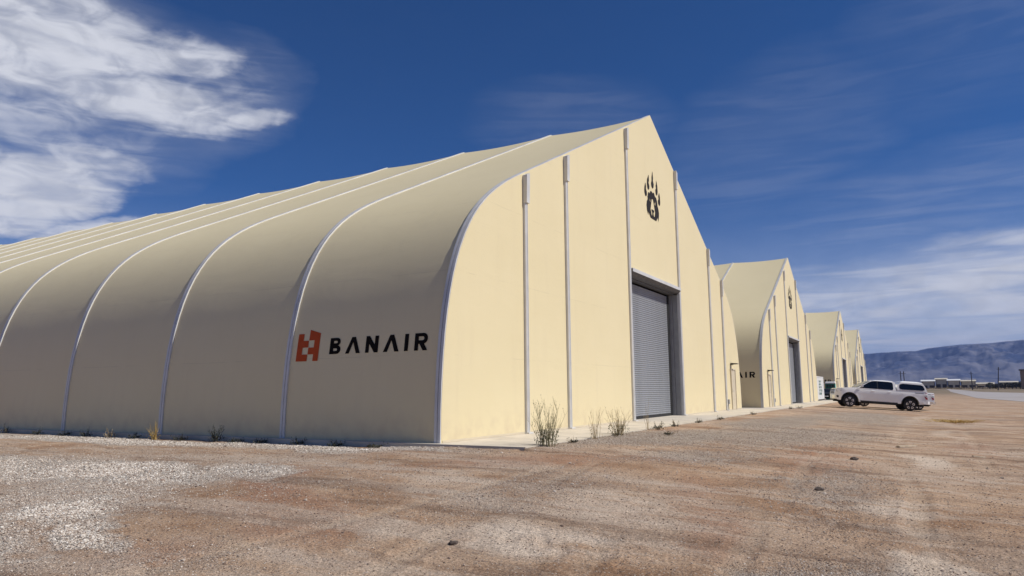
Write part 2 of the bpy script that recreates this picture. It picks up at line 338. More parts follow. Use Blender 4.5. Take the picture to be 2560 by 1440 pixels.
M['bear_ink'] = mat('charcoal_ink', (.03, .028, .030), .9, spec=.1)
M['door'] = mat('beige_painted_steel', (.62, .54, .40), .4, 0, .04, 3)
M['white'] = mat('white_car_paint', (.86, .86, .85), .22, 0, .015, 2, coat=.6)
M['silver'] = mat('silver_car_paint', (.55, .56, .58), .25, .5, .02, 2, coat=.6)
M['dark_paint'] = mat('black_car_paint', (.008, .010, .011), .4, 0, 0, 2, spec=.25)
M['glass'] = mat('tinted_glass', (.006, .007, .009), .06, 0, spec=.6)
M['wind'] = mat('windscreen_glass', (.09, .10, .11), .08, 0, spec=.8)
M['chrome'] = mat('chrome', (.72, .73, .75), .12, 1)
M['plastic'] = mat('black_plastic', (.02, .02, .021), .5, 0, .1, 8)
M['lamp_clear'] = mat('headlight_lens', (.55, .56, .55), .15, .3)
M['red'] = mat('red_lens', (.30, .008, .010), .15, coat=.5)
M['roof_white'] = mat('white_sheet', (.78, .78, .76), .5, 0, .05, 2)
M['teal'] = mat('teal_plastic', (.015, .155, .115), .45, 0, .08, 3)
M['teal_sunlit'] = mat('sunlit_teal_plastic', (.25, .55, .48), .45, 0, .06, 3)
M['wood'] = mat('weathered_wood', (.50, .41, .30), .8, 0, .2, 12, .4, 40)
M['stone'] = mat('brown_stone', (.10, .075, .06), .9, 0, .3, 12, .6, 30)
M['stem_green'] = mat('green_stem', (.27, .24, .13), .8, 0, .25, 9)
M['stem_dry'] = mat('dry_stem', (.38, .29, .165), .85, 0, .25, 9)
M['leaf'] = mat('weed_leaf', (.085, .095, .045), .75, 0, .35, 12)
M['leaf_dark'] = mat('dark_weed_leaf', (.05, .05, .03), .8, 0, .3, 12)
M['straw'] = mat('golden_straw', (.52, .36, .12), .8, 0, .2, 9)
M['shed'] = mat('tan_sheet_metal', (.55, .50, .40), .7, 0, .08, .3)
M['shed_dark'] = mat('shadowed_openings', (.07, .06, .055), .9, 0, .2, .4)
M['pole'] = mat('utility_pole_wood', (.05, .045, .05), .9)
M['tree'] = mat('distant_foliage', (.095, .09, .065), .9, 0, .3, .4)
M['brick'] = mat('brown_tower_wall', (.30, .21, .15), .8, 0, .1, .5)
M['asphalt'] = mat('faded_asphalt', (.37, .34, .33), .9, 0, .10, .05)

# ------------------------------------------------------------------ ground sheet
def build_ground():
    fine = np.arange(-14, 74, .16); coarse = np.arange(74, 346, 4.0)
    ang = np.radians(np.concatenate([fine, coarse])); 
    r = [.4]
    while r[-1] < 75: r.append(r[-1] * 1.0085 + .002)
    while r[-1] < 24000: r.append(r[-1] * 1.07)
    r = np.array(r); A, Rr = np.meshgrid(ang, r)
    X = CAM.x + Rr * np.cos(A); Y = CAM.y + Rr * np.sin(A); Z = ground(X, Y)
    # below the slabs and floors the sheet drops out of sight
    ins = (X > LEFT + .02) & (Y > FRONT + .3) & (X < 175) & (Y < 90); Z = np.where(ins, -.32, Z)
    V = np.stack([X, Y, Z], -1).reshape(-1, 3); nr, nc = X.shape
    F = grid_faces(nr, nc, True)
    V = np.vstack([V, [[CAM.x, CAM.y, float(Z[0].mean())]]]); c = len(V) - 1
    me = npmesh('ground', V, F, M['ground'])
    # close the small hole under the photographer
    bm = bmesh.new(); bm.from_mesh(me); bm.verts.ensure_lookup_table()
    for j in range(nc):
        try:
            f = bm.faces.new((bm.verts[c], bm.verts[(j + 1) % nc], bm.verts[j])); f.smooth = True
        except ValueError: pass
    bm.normal_update(); bm.to_mesh(me); bm.free()
    x, y = V[:, 0], V[:, 1]; dist = np.hypot(x - CAM.x, y - CAM.y)
    for k, L in (('gravel', PATCH), ('grey', GREY), ('pale', PALE), ('red', REDP)):
        a = me.attributes.new(k, 'FLOAT', 'POINT'); a.data.foreach_set('value', np.clip(field(L, x, y), 0, 1).astype(np.float32))
    a = me.attributes.new('track', 'FLOAT', 'POINT'); a.data.foreach_set('value', (tracks(x, y)[0] * sm(70, 30, dist)).astype(np.float32))
    a = me.attributes.new('far', 'FLOAT', 'POINT'); a.data.foreach_set('value', sm(90, 350, dist).astype(np.float32))
    o = bpy.data.objects.new('ground', me); link(o, None, 'structure', 'Reddish brown desert dirt with pale gravel patches')
    return o
GROUND = build_ground()

def rock_mesh(name, seed, material, sub=1, flat=.6):
    bm = bmesh.new(); bmesh.ops.create_icosphere(bm, subdivisions=sub, radius=.5); rg = random.Random(seed)
    for v in bm.verts:
        v.co *= rg.uniform(.7, 1.2); v.co.z *= flat; v.co.x *= rg.uniform(.95, 1.25)
    me = bpy.data.meshes.new(name); bm.to_mesh(me); bm.free(); me.materials.append(material); return me
def pebbles():
    m = bpy.data.materials.new('gravel_stones'); m.use_nodes = True; t = NT(m.node_tree); b = t.n['Principled BSDF']
    at = t.node('ShaderNodeAttribute', attribute_name='tone', attribute_type='INSTANCER').outputs['Fac']
    rp = t.node('ShaderNodeValToRGB'); t.l.new(at, rp.inputs[0]); e = rp.color_ramp.elements
    e[0].position = 0; e[0].color = (.10, .075, .06, 1); e[1].position = 1; e[1].color = (.88, .83, .75, 1)
    for p_, c_ in ((.3, (.26, .18, .135, 1)), (.6, (.45, .37, .30, 1)), (.8, (.66, .59, .51, 1))):
        q = e.new(p_); q.color = c_
    t.l.new(rp.outputs[0], b.inputs['Base Color']); b.inputs['Roughness'].default_value = .9
    # candidate points in the near field, denser close to the viewer
    N = 2000000
    rr = 1.8 * (26 / 1.8) ** RNG.random(N); aa = np.radians(RNG.uniform(-12, 72, N))
    x = CAM.x + rr * np.cos(aa); y = CAM.y + rr * np.sin(aa)
    off = np.maximum(LEFT - x, FRONT + .15 - y); ok = off > -.02
    x, y, rr = x[ok], y[ok], rr[ok]
    g = field(PATCH, x, y); q = field(GREY, x, y); pl = field(PALE, x, y)
    clump = sm(-.25, .25, fbm(x, y, .5, 3, .6, 41))
    p = .03 + .95 * g ** 1.4 * (.3 + .7 * clump) + .40 * q * (.4 + .6 * clump) + .0 * pl
    # per-area density falls with 1/r^2 already by the sampling; keep pebbles-per-pixel even
    keep = RNG.random(len(x)) < p * np.clip(rr / 9, .45, 1)
    x, y, rr, g, q = x[keep], y[keep], rr[keep], g[keep], q[keep]
    n = len(x)
    size = (.0045 + .0135 * RNG.random(n) ** 2.0) * (1 + .25 * g) * np.clip(.7 + rr / 16, 1, 1.7)
    big = RNG.random(n) < .004; size = np.where(big, size * 2.3, size)
    tone = np.clip(RNG.normal(.42, .15, n) + .42 * np.clip(g * 1.2, 0, 1) * RNG.random(n) ** .5 + .20 * q, 0, 1)
    tone = np.where(RNG.random(n) < .06, RNG.random(n) * .2, tone)
    z = ground(x, y) + size * .1
    print('pebbles', n)
    me = bpy.data.meshes.new('gravel_points'); me.vertices.add(n); me.vertices.foreach_set('co', np.stack([x, y, z], -1).astype(np.float32).ravel())
    for k, v in (('size', size), ('tone', tone), ('spin', RNG.uniform(0, 6.28, n))):
        a = me.attributes.new(k, 'FLOAT', 'POINT'); a.data.foreach_set('value', v.astype(np.float32))
    o = bpy.data.objects.new('gravel', me); link(o, None, 'stuff', 'Loose crushed gravel and pebbles lying over the dirt', 'gravel')
    ng = bpy.data.node_groups.new('scatter', 'GeometryNodeTree'); ng.interface.new_socket('Geometry', in_out='INPUT', socket_type='NodeSocketGeometry'); ng.interface.new_socket('Geometry', in_out='OUTPUT', socket_type='NodeSocketGeometry')
    gi = ng.nodes.new('NodeGroupInput'); go = ng.nodes.new('NodeGroupOutput'); ip = ng.nodes.new('GeometryNodeInstanceOnPoints')
    mp_ = ng.nodes.new('GeometryNodeMeshToPoints'); ng.links.new(gi.outputs[0], mp_.inputs[0]); ng.links.new(mp_.outputs[0], ip.inputs['Points'])
    # one stone mesh wired in as geometry
    col = bpy.data.collections.new('stone_shapes')
    for k in range(4): col.objects.link(bpy.data.objects.new('stone_shape', rock_mesh('stone_shape', k, m)))
    ci = ng.nodes.new('GeometryNodeCollectionInfo'); ci.inputs[0].default_value = col; ci.inputs['Separate Children'].default_value = True; ci.inputs['Reset Children'].default_value = True
    ng.links.new(ci.outputs[0], ip.inputs['Instance']); ip.inputs['Pick Instance'].default_value = True
    sa = ng.nodes.new('GeometryNodeInputNamedAttribute'); sa.data_type = 'FLOAT'; sa.inputs[0].default_value = 'size'; ng.links.new(sa.outputs[0], ip.inputs['Scale'])
    ra = ng.nodes.new('GeometryNodeInputNamedAttribute'); ra.data_type = 'FLOAT'; ra.inputs[0].default_value = 'spin'
    cx = ng.nodes.new('ShaderNodeCombineXYZ'); ng.links.new(ra.outputs[0], cx.inputs[2]); ng.links.new(cx.outputs[0], ip.inputs['Rotation'])
    ng.links.new(ip.outputs[0], go.inputs[0])
    md = o.modifiers.new('scatter', 'NODES'); md.node_group = ng
pebbles()

# ------------------------------------------------------------------ concrete apron
def apron():
    t = empty('concrete_apron', (0, 0, 0), None, None); t['kind'] = 'structure'; del_keys = [k for k in ('label', 'category') if k in t.keys()]
    xs = [-.25] + list(np.arange(4.35, 176, 4.61)); g = .006
    for i in range(len(xs) - 1):
        x0, x1 = xs[i] + g, xs[i + 1] - g; z0, z1 = float(slab_z(x0)), float(slab_z(x1)); mb = MB()
        y1 = 1.2 if True else 0
        mb.add([(x0, -2.13, z0), (x1, -2.13, z1), (x1, y1, z1), (x0, y1, z0), (x0, -2.13, z0 - .25), (x1, -2.13, z1 - .25), (x1, y1, z1 - .25), (x0, y1, z0 - .25)],
               [(0, 1, 2, 3), (0, 4, 5, 1), (1, 5, 6, 2), (2, 6, 7, 3), (3, 7, 4, 0), (7, 6, 5, 4)])
        mb.build('slab_panel', M['concrete'], t)
    for hx, e in ((0, 0), (36.62, -.12), (85.04, -.12), (122.7, -.12)):
        mb = MB(); mb.box(hx - .25, hx + 30.1, 1.21, 75.2, e - .25, e); mb.build('floor_slab', M['concrete'], t)
    return t
apron()

# ------------------------------------------------------------------ hangars
W, BAY, NB = 29.858, 4.612, 16
def bez():
    z0, z1, xe, k = 0, 4.75, 3.9, 2.5; sl = .48866
    p0 = np.array([0., z0]); p3 = np.array([xe, 6.838 + sl * (xe - 3.758)]); p1 = np.array([0., z0 + z1]); p2 = p3 - np.array([1, sl]) * k
    t = np.linspace(0, 1, 22)[:, None]; c = (1 - t) ** 3 * p0 + 3 * (1 - t) ** 2 * t * p1 + 3 * (1 - t) * t * t * p2 + t ** 3 * p3
    u = np.linspace(0, 1, 9)[1:, None]; apex = np.array([W / 2, 12.30])
    return np.vstack([c, p3 + (apex - p3) * u])
PROF = bez(); NP = len(PROF)
TAN = np.gradient(PROF, axis=0); TAN /= np.linalg.norm(TAN, axis=1)[:, None]
NRM = np.stack([-TAN[:, 1], TAN[:, 0]], -1); NRM[-1] = (0, 1)          # outward on the left half
ARC = np.concatenate([[0], np.cumsum(np.linalg.norm(np.diff(PROF, axis=0), axis=1))]); ARC /= ARC[-1]
SAG = .014 + .010 * np.minimum(1, ARC * 3) + .055 * ARC ** 1.5
FULL = np.vstack([PROF, np.stack([W - PROF[-2::-1, 0], PROF[-2::-1, 1]], -1)])
FN = np.vstack([NRM, np.stack([-NRM[-2::-1, 0], NRM[-2::-1, 1]], -1)])
def ztop(x): x = min(x, W - x); return float(np.interp(x, PROF[:, 0], PROF[:, 1]))
CACHE = {}
def rib_mesh():
    sec = [(-.078, -.05), (-.078, .035), (-.009, .035), (-.009, .008), (.009, .008), (.009, .035), (.078, .035), (.078, -.05)]
    mb = MB(); n = len(sec); vs = []
    for p, q in zip(FULL, FN):
        for a, b in sec: vs.append((p[0] + q[0] * b, a, p[1] + q[1] * b))
    m = len(FULL)
    fs = [(i * n + k, i * n + (k + 1) % n, (i + 1) * n + (k + 1) % n, (i + 1) * n + k) for i in range(m - 1) for k in range(n)]
    mb.add(vs, fs + [tuple(range(n)), tuple(range((m - 1) * n, m * n))]); return mb.mesh('rib', M['alu'], smooth=30)
def bay_mesh(side):
    ny = 12; V = []
    for j in range(ny + 1):
        v = j / ny; y = .07 + v * (BAY - .14); k = 1 - (2 * v - 1) ** 2
        for i in range(NP):
            d = -SAG[i] * k; V.append((PROF[i, 0] + NRM[i, 0] * d, y, PROF[i, 1] + NRM[i, 1] * d))
    V = np.array(V)
    if side: V[:, 0] = W - V[:, 0]
    F = grid_faces(ny + 1, NP)
    if side: F = F[:, ::-1]
    return npmesh('fabric_panel', V, F, M['fabric'])
def on_wall(y, z, off=.008):
    v = (y - .07) / (BAY - .14); k = 1 - (2 * v - 1) ** 2
    x = np.interp(z, PROF[:, 1], PROF[:, 0]); s = np.interp(z, PROF[:, 1], SAG); nx = np.interp(z, PROF[:, 1], NRM[:, 0]); nz = np.interp(z, PROF[:, 1], NRM[:, 1])
    d = -s * k + off
    return (x + nx * d, y, z + nz * d)
def flat_shape(name, loops, mapf, material, step=.15, thick=.004):
    """outer loops minus holes (given as second item), diced so that they follow a curved wall"""
    bm = bmesh.new()
    for outer in loops:
        vs = [bm.verts.new((u, v, 0)) for u, v in outer]; bm.faces.new(vs)
    bm.normal_update(); bmesh.ops.triangulate(bm, faces=bm.faces)
    us = [v.co.x for v in bm.verts]; vv = [v.co.y for v in bm.verts]
    for a, (lo, hi) in ((0, (min(us), max(us))), (1, (min(vv), max(vv)))):
        k = lo + step
        while k < hi:
            co = [0, 0, 0]; co[a] = k; no = [0, 0, 0]; no[a] = 1
            bmesh.ops.bisect_plane(bm, geom=bm.verts[:] + bm.edges[:] + bm.faces[:], plane_co=co, plane_no=no); k += step
    for v in bm.verts: v.co = mapf(v.co.x, v.co.y)
    me = bpy.data.meshes.new(name); bm.to_mesh(me); bm.free(); me.materials.append(material); return me
def arc_pts(cx, cy, rx, ry, a0, a1, n=8): return [(cx + rx * math.cos(R(a0 + (a1 - a0) * i / n)), cy + ry * math.sin(R(a0 + (a1 - a0) * i / n))) for i in range(n + 1)]
# letters in their own box, u to the right, v up, height .38
H_ = .385
def letter_B():
    s = .115
    out = []
    out.append([(0, 0), (s, 0), (s, H_), (0, H_)])
    top = arc_pts(.215, .29, .105, .095, -90, 90, 8); bot = arc_pts(.225, .105, .115, .105, -90, 90, 8)
    itop = arc_pts(.20, .285, .03, .028, -90, 90, 6); ibot = arc_pts(.20, .105, .035, .03, -90, 90, 6)
    def ring(o, i, zt, zb):     # band between outer and inner curve, opened to the stem
        return [(s, o[0][1])] + o + [(s, o[-1][1])] + [(s, i[-1][1])] + i[::-1] + [(s, i[0][1])]
    bot = [(x, min(y, .2)) for x, y in bot]; top = [(x, max(y, .2)) for x, y in top]
    out.append(ring(bot, ibot, 0, 0)); out.append(ring(top, itop, 0, 0)); return out
def letter_R():
    s = .105; o = arc_pts(.235, .265, .12, .12, -90, 90, 10); i = arc_pts(.22, .267, .038, .042, -90, 90, 6)
    return [[(0, 0), (s, 0), (s, H_), (0, H_)], [(s, o[0][1])] + o + [(s, o[-1][1]), (s, i[-1][1])] + i[::-1] + [(s, i[0][1])], [(.135, .146), (.235, .146), (.25, .165), (.36, 0), (.235, 0)]]
def letter_A(): return [[(0, 0), (.17, H_), (.28, H_), (.215, .262)], [(0, 0), (.215, .262), (.115, 0)], [(.28, H_), (.445, 0), (.325, 0), (.215, .262)]]
def letter_N(): return [[(0, 0), (.103, 0), (.103, .20), (.103, H_), (0, H_)], [(.103, H_), (.262, .185), (.37, 0), (.262, 0), (.103, .205)], [(.262, .185), (.262, H_), (.37, H_), (.37, 0)]]
def letter_I(): return [[(0, 0), (.108, 0), (.108, H_), (0, H_)]]
LET = [(letter_B, 3.31), (letter_A, 2.815), (letter_N, 2.215), (letter_A, 1.69), (letter_I, 1.095), (letter_R, .815)]
EMB = [[(4.36, 1.82), (4.36, 2.49), (4.18, 2.49), (4.18, 2.32), (4.005, 2.32), (4.005, 2.153), (4.185, 2.153), (4.185, 1.985), (4.005, 1.985), (4.005, 1.82)],
       [(4.0, 2.325), (4.0, 2.585), (3.65, 2.49), (3.65, 1.82), (3.82, 1.82), (3.82, 1.985), (4.0, 1.985), (4.0, 2.15), (3.825, 2.15), (3.825, 2.325)]]
BEAR = {'claw': [[(14.09, 9.26), (14.17, 9.09), (14.14, 9.01), (14.24, 8.9), (14.25, 8.80), (14.17, 8.71), (14.05, 8.7), (13.96, 8.80), (13.94, 8.9), (13.98, 9.07)],
                 [(14.53, 9.69), (14.57, 9.47), (14.50, 9.35), (14.60, 9.23), (14.57, 9.11), (14.47, 9.04), (14.36, 9.08), (14.30, 9.24), (14.33, 9.45)],
                 [(15.05, 9.98), (15.10, 9.67), (15.08, 9.57), (15.17, 9.44), (15.13, 9.30), (15.01, 9.23), (14.88, 9.28), (14.83, 9.41), (14.92, 9.54), (14.93, 9.70)],
                 [(15.51, 9.71), (15.63, 9.5), (15.66, 9.25), (15.60, 9.10), (15.50, 9.05), (15.40, 9.11), (15.38, 9.27), (15.47, 9.36), (15.43, 9.47), (15.48, 9.53)],
                 [(15.85, 9.25), (15.94, 9.07), (15.96, 8.83), (15.90, 8.71), (15.80, 8.69), (15.69, 8.75), (15.67, 8.88), (15.77, 8.98), (15.74, 9.08)]],
        'head': [(14.37, 8.82), (14.42, 8.93), (14.52, 8.96), (14.62, 8.92), (14.68, 9.03), (14.78, 9.08), (14.93, 9.05), (14.98, 9.01), (15.06, 9.08), (15.17, 9.07), (15.25, 8.98), (15.31, 8.93), (15.40, 8.95), (15.50, 8.85), (15.55, 8.74), (15.57, 8.63),
                 (15.68, 8.5), (15.73, 8.35), (15.71, 8.2), (15.60, 7.94), (15.55, 8.13), (15.34, 7.93), (14.62, 7.93), (14.35, 8.15), (14.34, 7.97), (14.20, 8.15), (14.16, 8.35), (14.22, 8.53), (14.34, 8.64), (14.32, 8.74)],
        'holes': [[(14.56, 8.79), (14.70, 8.62), (14.68, 8.57), (14.58, 8.63)], [(15.33, 8.78), (15.31, 8.58), (15.22, 8.57), (15.19, 8.62)],
                  [(14.86, 8.77), (15.02, 8.77), (15.10, 8.60), (15.24, 8.27), (15.15, 8.06), (15.05, 8.06), (15.00, 8.17), (15.09, 8.26), (15.11, 8.32), (14.77, 8.32), (14.79, 8.26), (14.88, 8.17), (14.84, 8.06), (14.76, 8.06), (14.65, 8.29), (14.78, 8.6)]]}
POSTS = [3.805, 6.413, 11.788, W - 11.788, W - 6.413, W - 3.805]
def gable_mesh(x0, x1, zb):
    xs = sorted(set([x0, x1] + list(np.linspace(x0, x1, 9)) + [q for q in (.03, .06, .1, .16, .24, .35, .5, .7, .95, 1.25, 1.6, 2, 2.45, 2.9) + tuple(W - np.array((.03, .06, .1, .16, .24, .35, .5, .7, .95, 1.25, 1.6, 2, 2.45, 2.9))) if x0 < q < x1] + ([W / 2] if x0 < W / 2 < x1 else [])))
    nz = 14; V = []
    for x in xs:
        zt = max(zb + .05, ztop(max(x, .0)) + .02)
        if x < .02 or x > W - .02: zt = .6
        for k in range(nz + 1):
            v = k / nz; u = (x - x0) / (x1 - x0)
            V.append((x, .035 * math.sin(math.pi * u) * math.sin(math.pi * min(1, v)), zb + (zt - zb) * v))
    F = grid_faces(len(xs), nz + 1)
    return npmesh('gable_panel', np.array(V), F, M['fabric'])
def post_mesh(h, nm='gable_post'):
    s = [(-.075, .05), (-.075, -.06), (-.04, -.085), (-.012, -.085), (-.012, -.06), (.012, -.06), (.012, -.085), (.04, -.085), (.075, -.06), (.075, .05)]
    mb = MB(); mb.prism(s, 0.0, h, 'z'); return mb.mesh(nm, M['alu'])
def cap_mesh(slope):
    # tapering cover where a post meets the arch: proud of the post, cut along the arch at its top
    mb = MB(); hw = .085; h = .80
    mb.add([(-hw, .03, 0), (hw, .03, 0), (hw, -.125, 0), (-hw, -.125, 0), (-hw, .03, h - slope * hw), (hw, .03, h + slope * hw), (hw, -.14, h + slope * hw), (-hw, -.14, h - slope * hw)],
           [(0, 1, 2, 3), (4, 5, 6, 7), (0, 1, 5, 4), (1, 2, 6, 5), (2, 3, 7, 6), (3, 0, 4, 7)])
    return mb.mesh('post_cap', M['alu'])
def cached(key, fn):
    if key not in CACHE: CACHE[key] = fn()
    return CACHE[key]
def hangar(x, z, label, door_left, slats_single=True):
    t = empty('fabric_hangar', (x, 0, z), label, 'hangar', group='pointed fabric hangars standing in a row')
    for k in range(NB + 1): inst('rib', cached('rib', rib_mesh), t, (0, k * BAY + (.082 if k == 0 else 0), 0))
    for k in range(NB):
        inst('fabric_panel', cached('bayL', lambda: bay_mesh(0)), t, (0, k * BAY, 0)); inst('fabric_panel', cached('bayR', lambda: bay_mesh(1)), t, (0, k * BAY, 0))
    ed = [0] + POSTS + [W]
    for i in range(7): inst('gable_panel', cached(('g', i), lambda: gable_mesh(ed[i], ed[i + 1], 5.46 if i == 3 else 0)), t)
    for i in range(7): inst('gable_panel', cached(('gb', i), lambda: gable_mesh(ed[i], ed[i + 1], 0)), t, (0, NB * BAY, 0))
    for i, px in enumerate(POSTS):
        zt = ztop(px); sl = .489 if i < 3 else -.489
        inst('gable_post', cached(('p', round(zt, 2)), lambda: post_mesh(zt - .5)), t, (px, 0, 0))
        inst('post_cap', cached(('c', i < 3), lambda: cap_mesh(sl)), t, (px, 0, zt - .83))
    # foot plates
    fm = cached('foot', lambda: MB().box(-.12, .12, -.13, .0, 0, .03).mesh('foot_plate', M['alu']))
    for px in POSTS: inst('foot_plate', fm, t, (px, -.01, .002))
    mb = cached('baserail', lambda: MB().box(.05, 11.68, -.012, .04, .0, .05).mesh('base_rail', M['door']))
    inst('base_rail', mb, t, (0, 0, .002)); inst('base_rail', mb, t, (W - 11.73, 0, .002))
    # roller door
    x0, x1 = 11.87, 17.99
    hd = cached('hd', lambda: MB().prism([(-.14, 5.47), (-.14, 5.345), (-.125, 5.345), (-.125, 5.45), (.42, 5.45), (.42, 5.47)], x0, x1, 'x').mesh('door_header', M['alu']))
    inst('door_header', hd, t)
    inst('header_soffit', cached('sf', lambda: MB().prism([(-.124, 5.445), (-.124, 5.338), (.0, 5.23), (.16, 5.21), (.16, 5.17), (.42, 5.17), (.42, 5.445)], x0 + .002, x1 - .002, 'x').mesh('header_soffit', M['soffit'])), t)  # underside of the header, its shade put into a darker colour
    inst('roller_housing', cached('hs', lambda: MB().box(x0, x1, .43, .95, 5.17, 5.44).mesh('roller_housing', M['black'])), t)
    jm = cached('jb', lambda: MB().box(0, .05, .04, .26, 0, 4.95).box(0, .10, .04, .26, 4.955, 5.165).mesh('door_jamb', M['jamb']))
    inst('door_jamb', jm, t, (x1 - .05, 0, .003)); inst('door_jamb', jm, t, (x0 + .05, 0, .003), scale=(-1, 1, 1))
    gm = cached('gd', lambda: MB().box(-.07, -.0, .265, .40, 0, 5.16).mesh('door_guide', M['alu_dark'])); gb = cached('gb_', lambda: MB().box(-.30, -.072, .40, .53, 0, 5.16).mesh('slat_gap_shade', M['black']))
    inst('slat_gap_shade', gb, t, (x1 - .05, 0, .003))  # solid black strip standing in for the shaded gap beside the slats
    inst('door_guide', gm, t, (x1 - .05, 0, .003)); inst('door_guide', gm, t, (x0 + .05, 0, .003), scale=(-1, 1, 1))
    inst('door_backing', cached('bk', lambda: MB().box(x0 + .02, x1 - .02, .70, .74, .0, 5.2).mesh('door_backing', M['black'])), t, (0, -.15, .003))
    pr = [(.60, 0), (.585, .012), (.578, .035), (.582, .060), (.60, .073), (.612, .073), (.612, 0)]
    one = cached('slat', lambda: MB().prism(pr, x0 + .13, x1 - .30, 'x').mesh('slat', M['slat'], smooth=40))
    ns = 63
    if slats_single:
        for k in range(ns): inst('slat', one, t, (0, -.16, .10 + k * .0795))
    else:
        def all_slats():
            mb_ = MB()
            for k in range(ns): mb_.prism([(a, b + .10 + k * .0795) for a, b in pr], x0 + .13, x1 - .30, 'x')
            return mb_.mesh('slat_curtain', M['slat'])
        inst('slat_curtain', cached('slats', all_slats), t, (0, -.16, 0), kind='stuff')
    inst('bottom_bar', cached('bb', lambda: MB().box(x0 + .12, x1 - .24, .57, .63, .0, .095).mesh('bottom_bar', M['rubber'])), t, (0, -.16, .003))
    # walk-in door
    dx = 2.05 if door_left else 27.42
    fr = cached('fr', lambda: MB().box(0, .07, -.05, .02, 0, 2.2).box(1.0, 1.07, -.05, .02, 0, 2.2).box(.07, 1.0, -.05, .02, 2.13, 2.2).mesh('door_frame', M['door']))
    dr = cached('dr', lambda: MB().box(.085, .985, -.02, .03, .02, 2.12).mesh('walk_in_door', M['door'], bevel=.004))
    inst('door_frame', fr, t, (dx, 0, .003)); d = inst('walk_in_door', dr, t, (dx, 0, .003))
    hm = cached('hm', lambda: MB().box(.13, .19, -.035, -.02, .93, 1.13).tube([(.16, -.03, 1.0), (.16, -.08, 1.0), (.28, -.085, 1.0)], .012).mesh('handle', M['chrome']))
    inst('handle', hm, d)
    inst('door_awning_lamp', cached('lm', lambda: MB().prism([(0, 2.52), (0, 2.40), (-.10, 2.44), (-.34, 2.45), (-.34, 2.49)], .12, .52, 'x').mesh('door_awning_lamp', M['plastic'])), t, (dx, 0, 0))
    bx = 3.95 if door_left else 26.32
    inst('junction_box', cached('jx', lambda: MB().box(0, .22, -.10, .04, .32, .56).tube([(.11, -.04, .0), (.11, -.04, .32)], .02).mesh('junction_box', M['jamb'])), t, (bx, 0, .003))
    # small sloped hood on the right-hand side wall
    inst('side_awning', cached('sa', lambda: MB().add([(W - .35, .9, 2.62), (W - .35, 2.1, 2.62), (W + .45, 2.1, 2.25), (W + .45, .9, 2.25), (W - .35, .9, 2.56), (W - .35, 2.1, 2.56), (W + .43, 2.1, 2.19), (W + .43, .9, 2.19)],
         [(0, 1, 2, 3), (4, 7, 6, 5), (0, 3, 7, 4), (1, 5, 6, 2), (0, 4, 5, 1), (3, 2, 6, 7)]).mesh('side_awning', M['plastic'])), t)
    # printed name and emblem on the first bay
    for j, (fn, y0) in enumerate(LET):
        me = cached(('L', j), lambda: flat_shape('printed_letter', fn(), lambda u, v: on_wall(y0 - u, 1.967 + v), M['ink']))
        inst('printed_letter', me, t)
    inst('printed_emblem', cached('em', lambda: flat_shape('printed_emblem', EMB, lambda u, v: on_wall(u, v), M['orange'])), t)
    gy = lambda u, v: (u, .035 * math.sin(math.pi * (u - POSTS[2]) / (POSTS[3] - POSTS[2])) * math.sin(math.pi * min(1, (v - 5.46) / (ztop(u) - 5.44))) - .012, v)
    def bear():
        bm = bmesh.new()
        def loop(pts): return [bm.verts.new((a, b, 0)) for a, b in pts]
        es = []
        for pts in [BEAR['head']] + BEAR['holes']:
            vs = loop(pts); es += [bm.edges.new((vs[i], vs[(i + 1) % len(vs)])) for i in range(len(vs))]
        bmesh.ops.triangle_fill(bm, edges=es, use_beauty=True, use_dissolve=False)
        for pts in BEAR['claw']: bm.faces.new(loop(pts))
        bm.normal_update()
        bmesh.ops.triangulate(bm, faces=[f for f in bm.faces if len(f.verts) > 4])
        for v in bm.verts: v.co = gy(v.co.x, v.co.y)
        me = bpy.data.meshes.new('paw_emblem'); bm.to_mesh(me); bm.free(); me.materials.append(M['bear_ink']); return me
    inst('paw_emblem', cached('bear', bear), t)
    return t
hangar(0, 0, 'nearest and largest-looking beige fabric hangar, with the whole printed name on its side', False)
hangar(36.62, -.12, 'second beige fabric hangar in the row, directly behind the nearest one', True)
hangar(85.04, -.12, 'third beige fabric hangar in the row, behind the white container and teal toilet', True, False)
hangar(122.7, -.12, 'farthest and smallest-looking beige fabric hangar, at the end of the row', True, False)

# ------------------------------------------------------------------ pickup trucks
def loft_body(poly, hw, xcuts, zcuts):
    """side outline (x,z) diced and given width hw(x,z); both flanks joined into one closed shell"""
    bm = bmesh.new(); bm.faces.new([bm.verts.new((x, 0, z)) for x, z in poly]); bm.normal_update(); bmesh.ops.triangulate(bm, faces=bm.faces[:])
    for k in xcuts: bmesh.ops.bisect_plane(bm, geom=bm.verts[:] + bm.edges[:] + bm.faces[:], plane_co=(k, 0, 0), plane_no=(1, 0, 0))
    for k in zcuts: bmesh.ops.bisect_plane(bm, geom=bm.verts[:] + bm.edges[:] + bm.faces[:], plane_co=(0, 0, k), plane_no=(0, 0, 1))
    bm.verts.ensure_lookup_table(); bm.verts.index_update()
    n = len(bm.verts); V = []
    for s in (1, -1):
        for v in bm.verts: V.append((v.co.x, s * hw(v.co.x, v.co.z), v.co.z))
    F = [tuple(v.index for v in f.verts) for f in bm.faces]; F += [tuple(v.index + n for v in reversed(f.verts)) for f in bm.faces]
    for e in bm.edges:
        if len(e.link_faces) == 1:
            a, b = e.verts[0].index, e.verts[1].index; F.append((a, b, b + n, a + n))
    bm.free(); mb = MB(); mb.v = V; mb.f = F; return mb
def arch(cx, cz, r, n=10, a0=180, a1=0): return [(cx + r * math.cos(R(a0 + (a1 - a0) * i / n)), cz + r * math.sin(R(a0 + (a1 - a0) * i / n))) for i in range(n + 1)]
WB = 1.86; WR = .38; AZ = .42
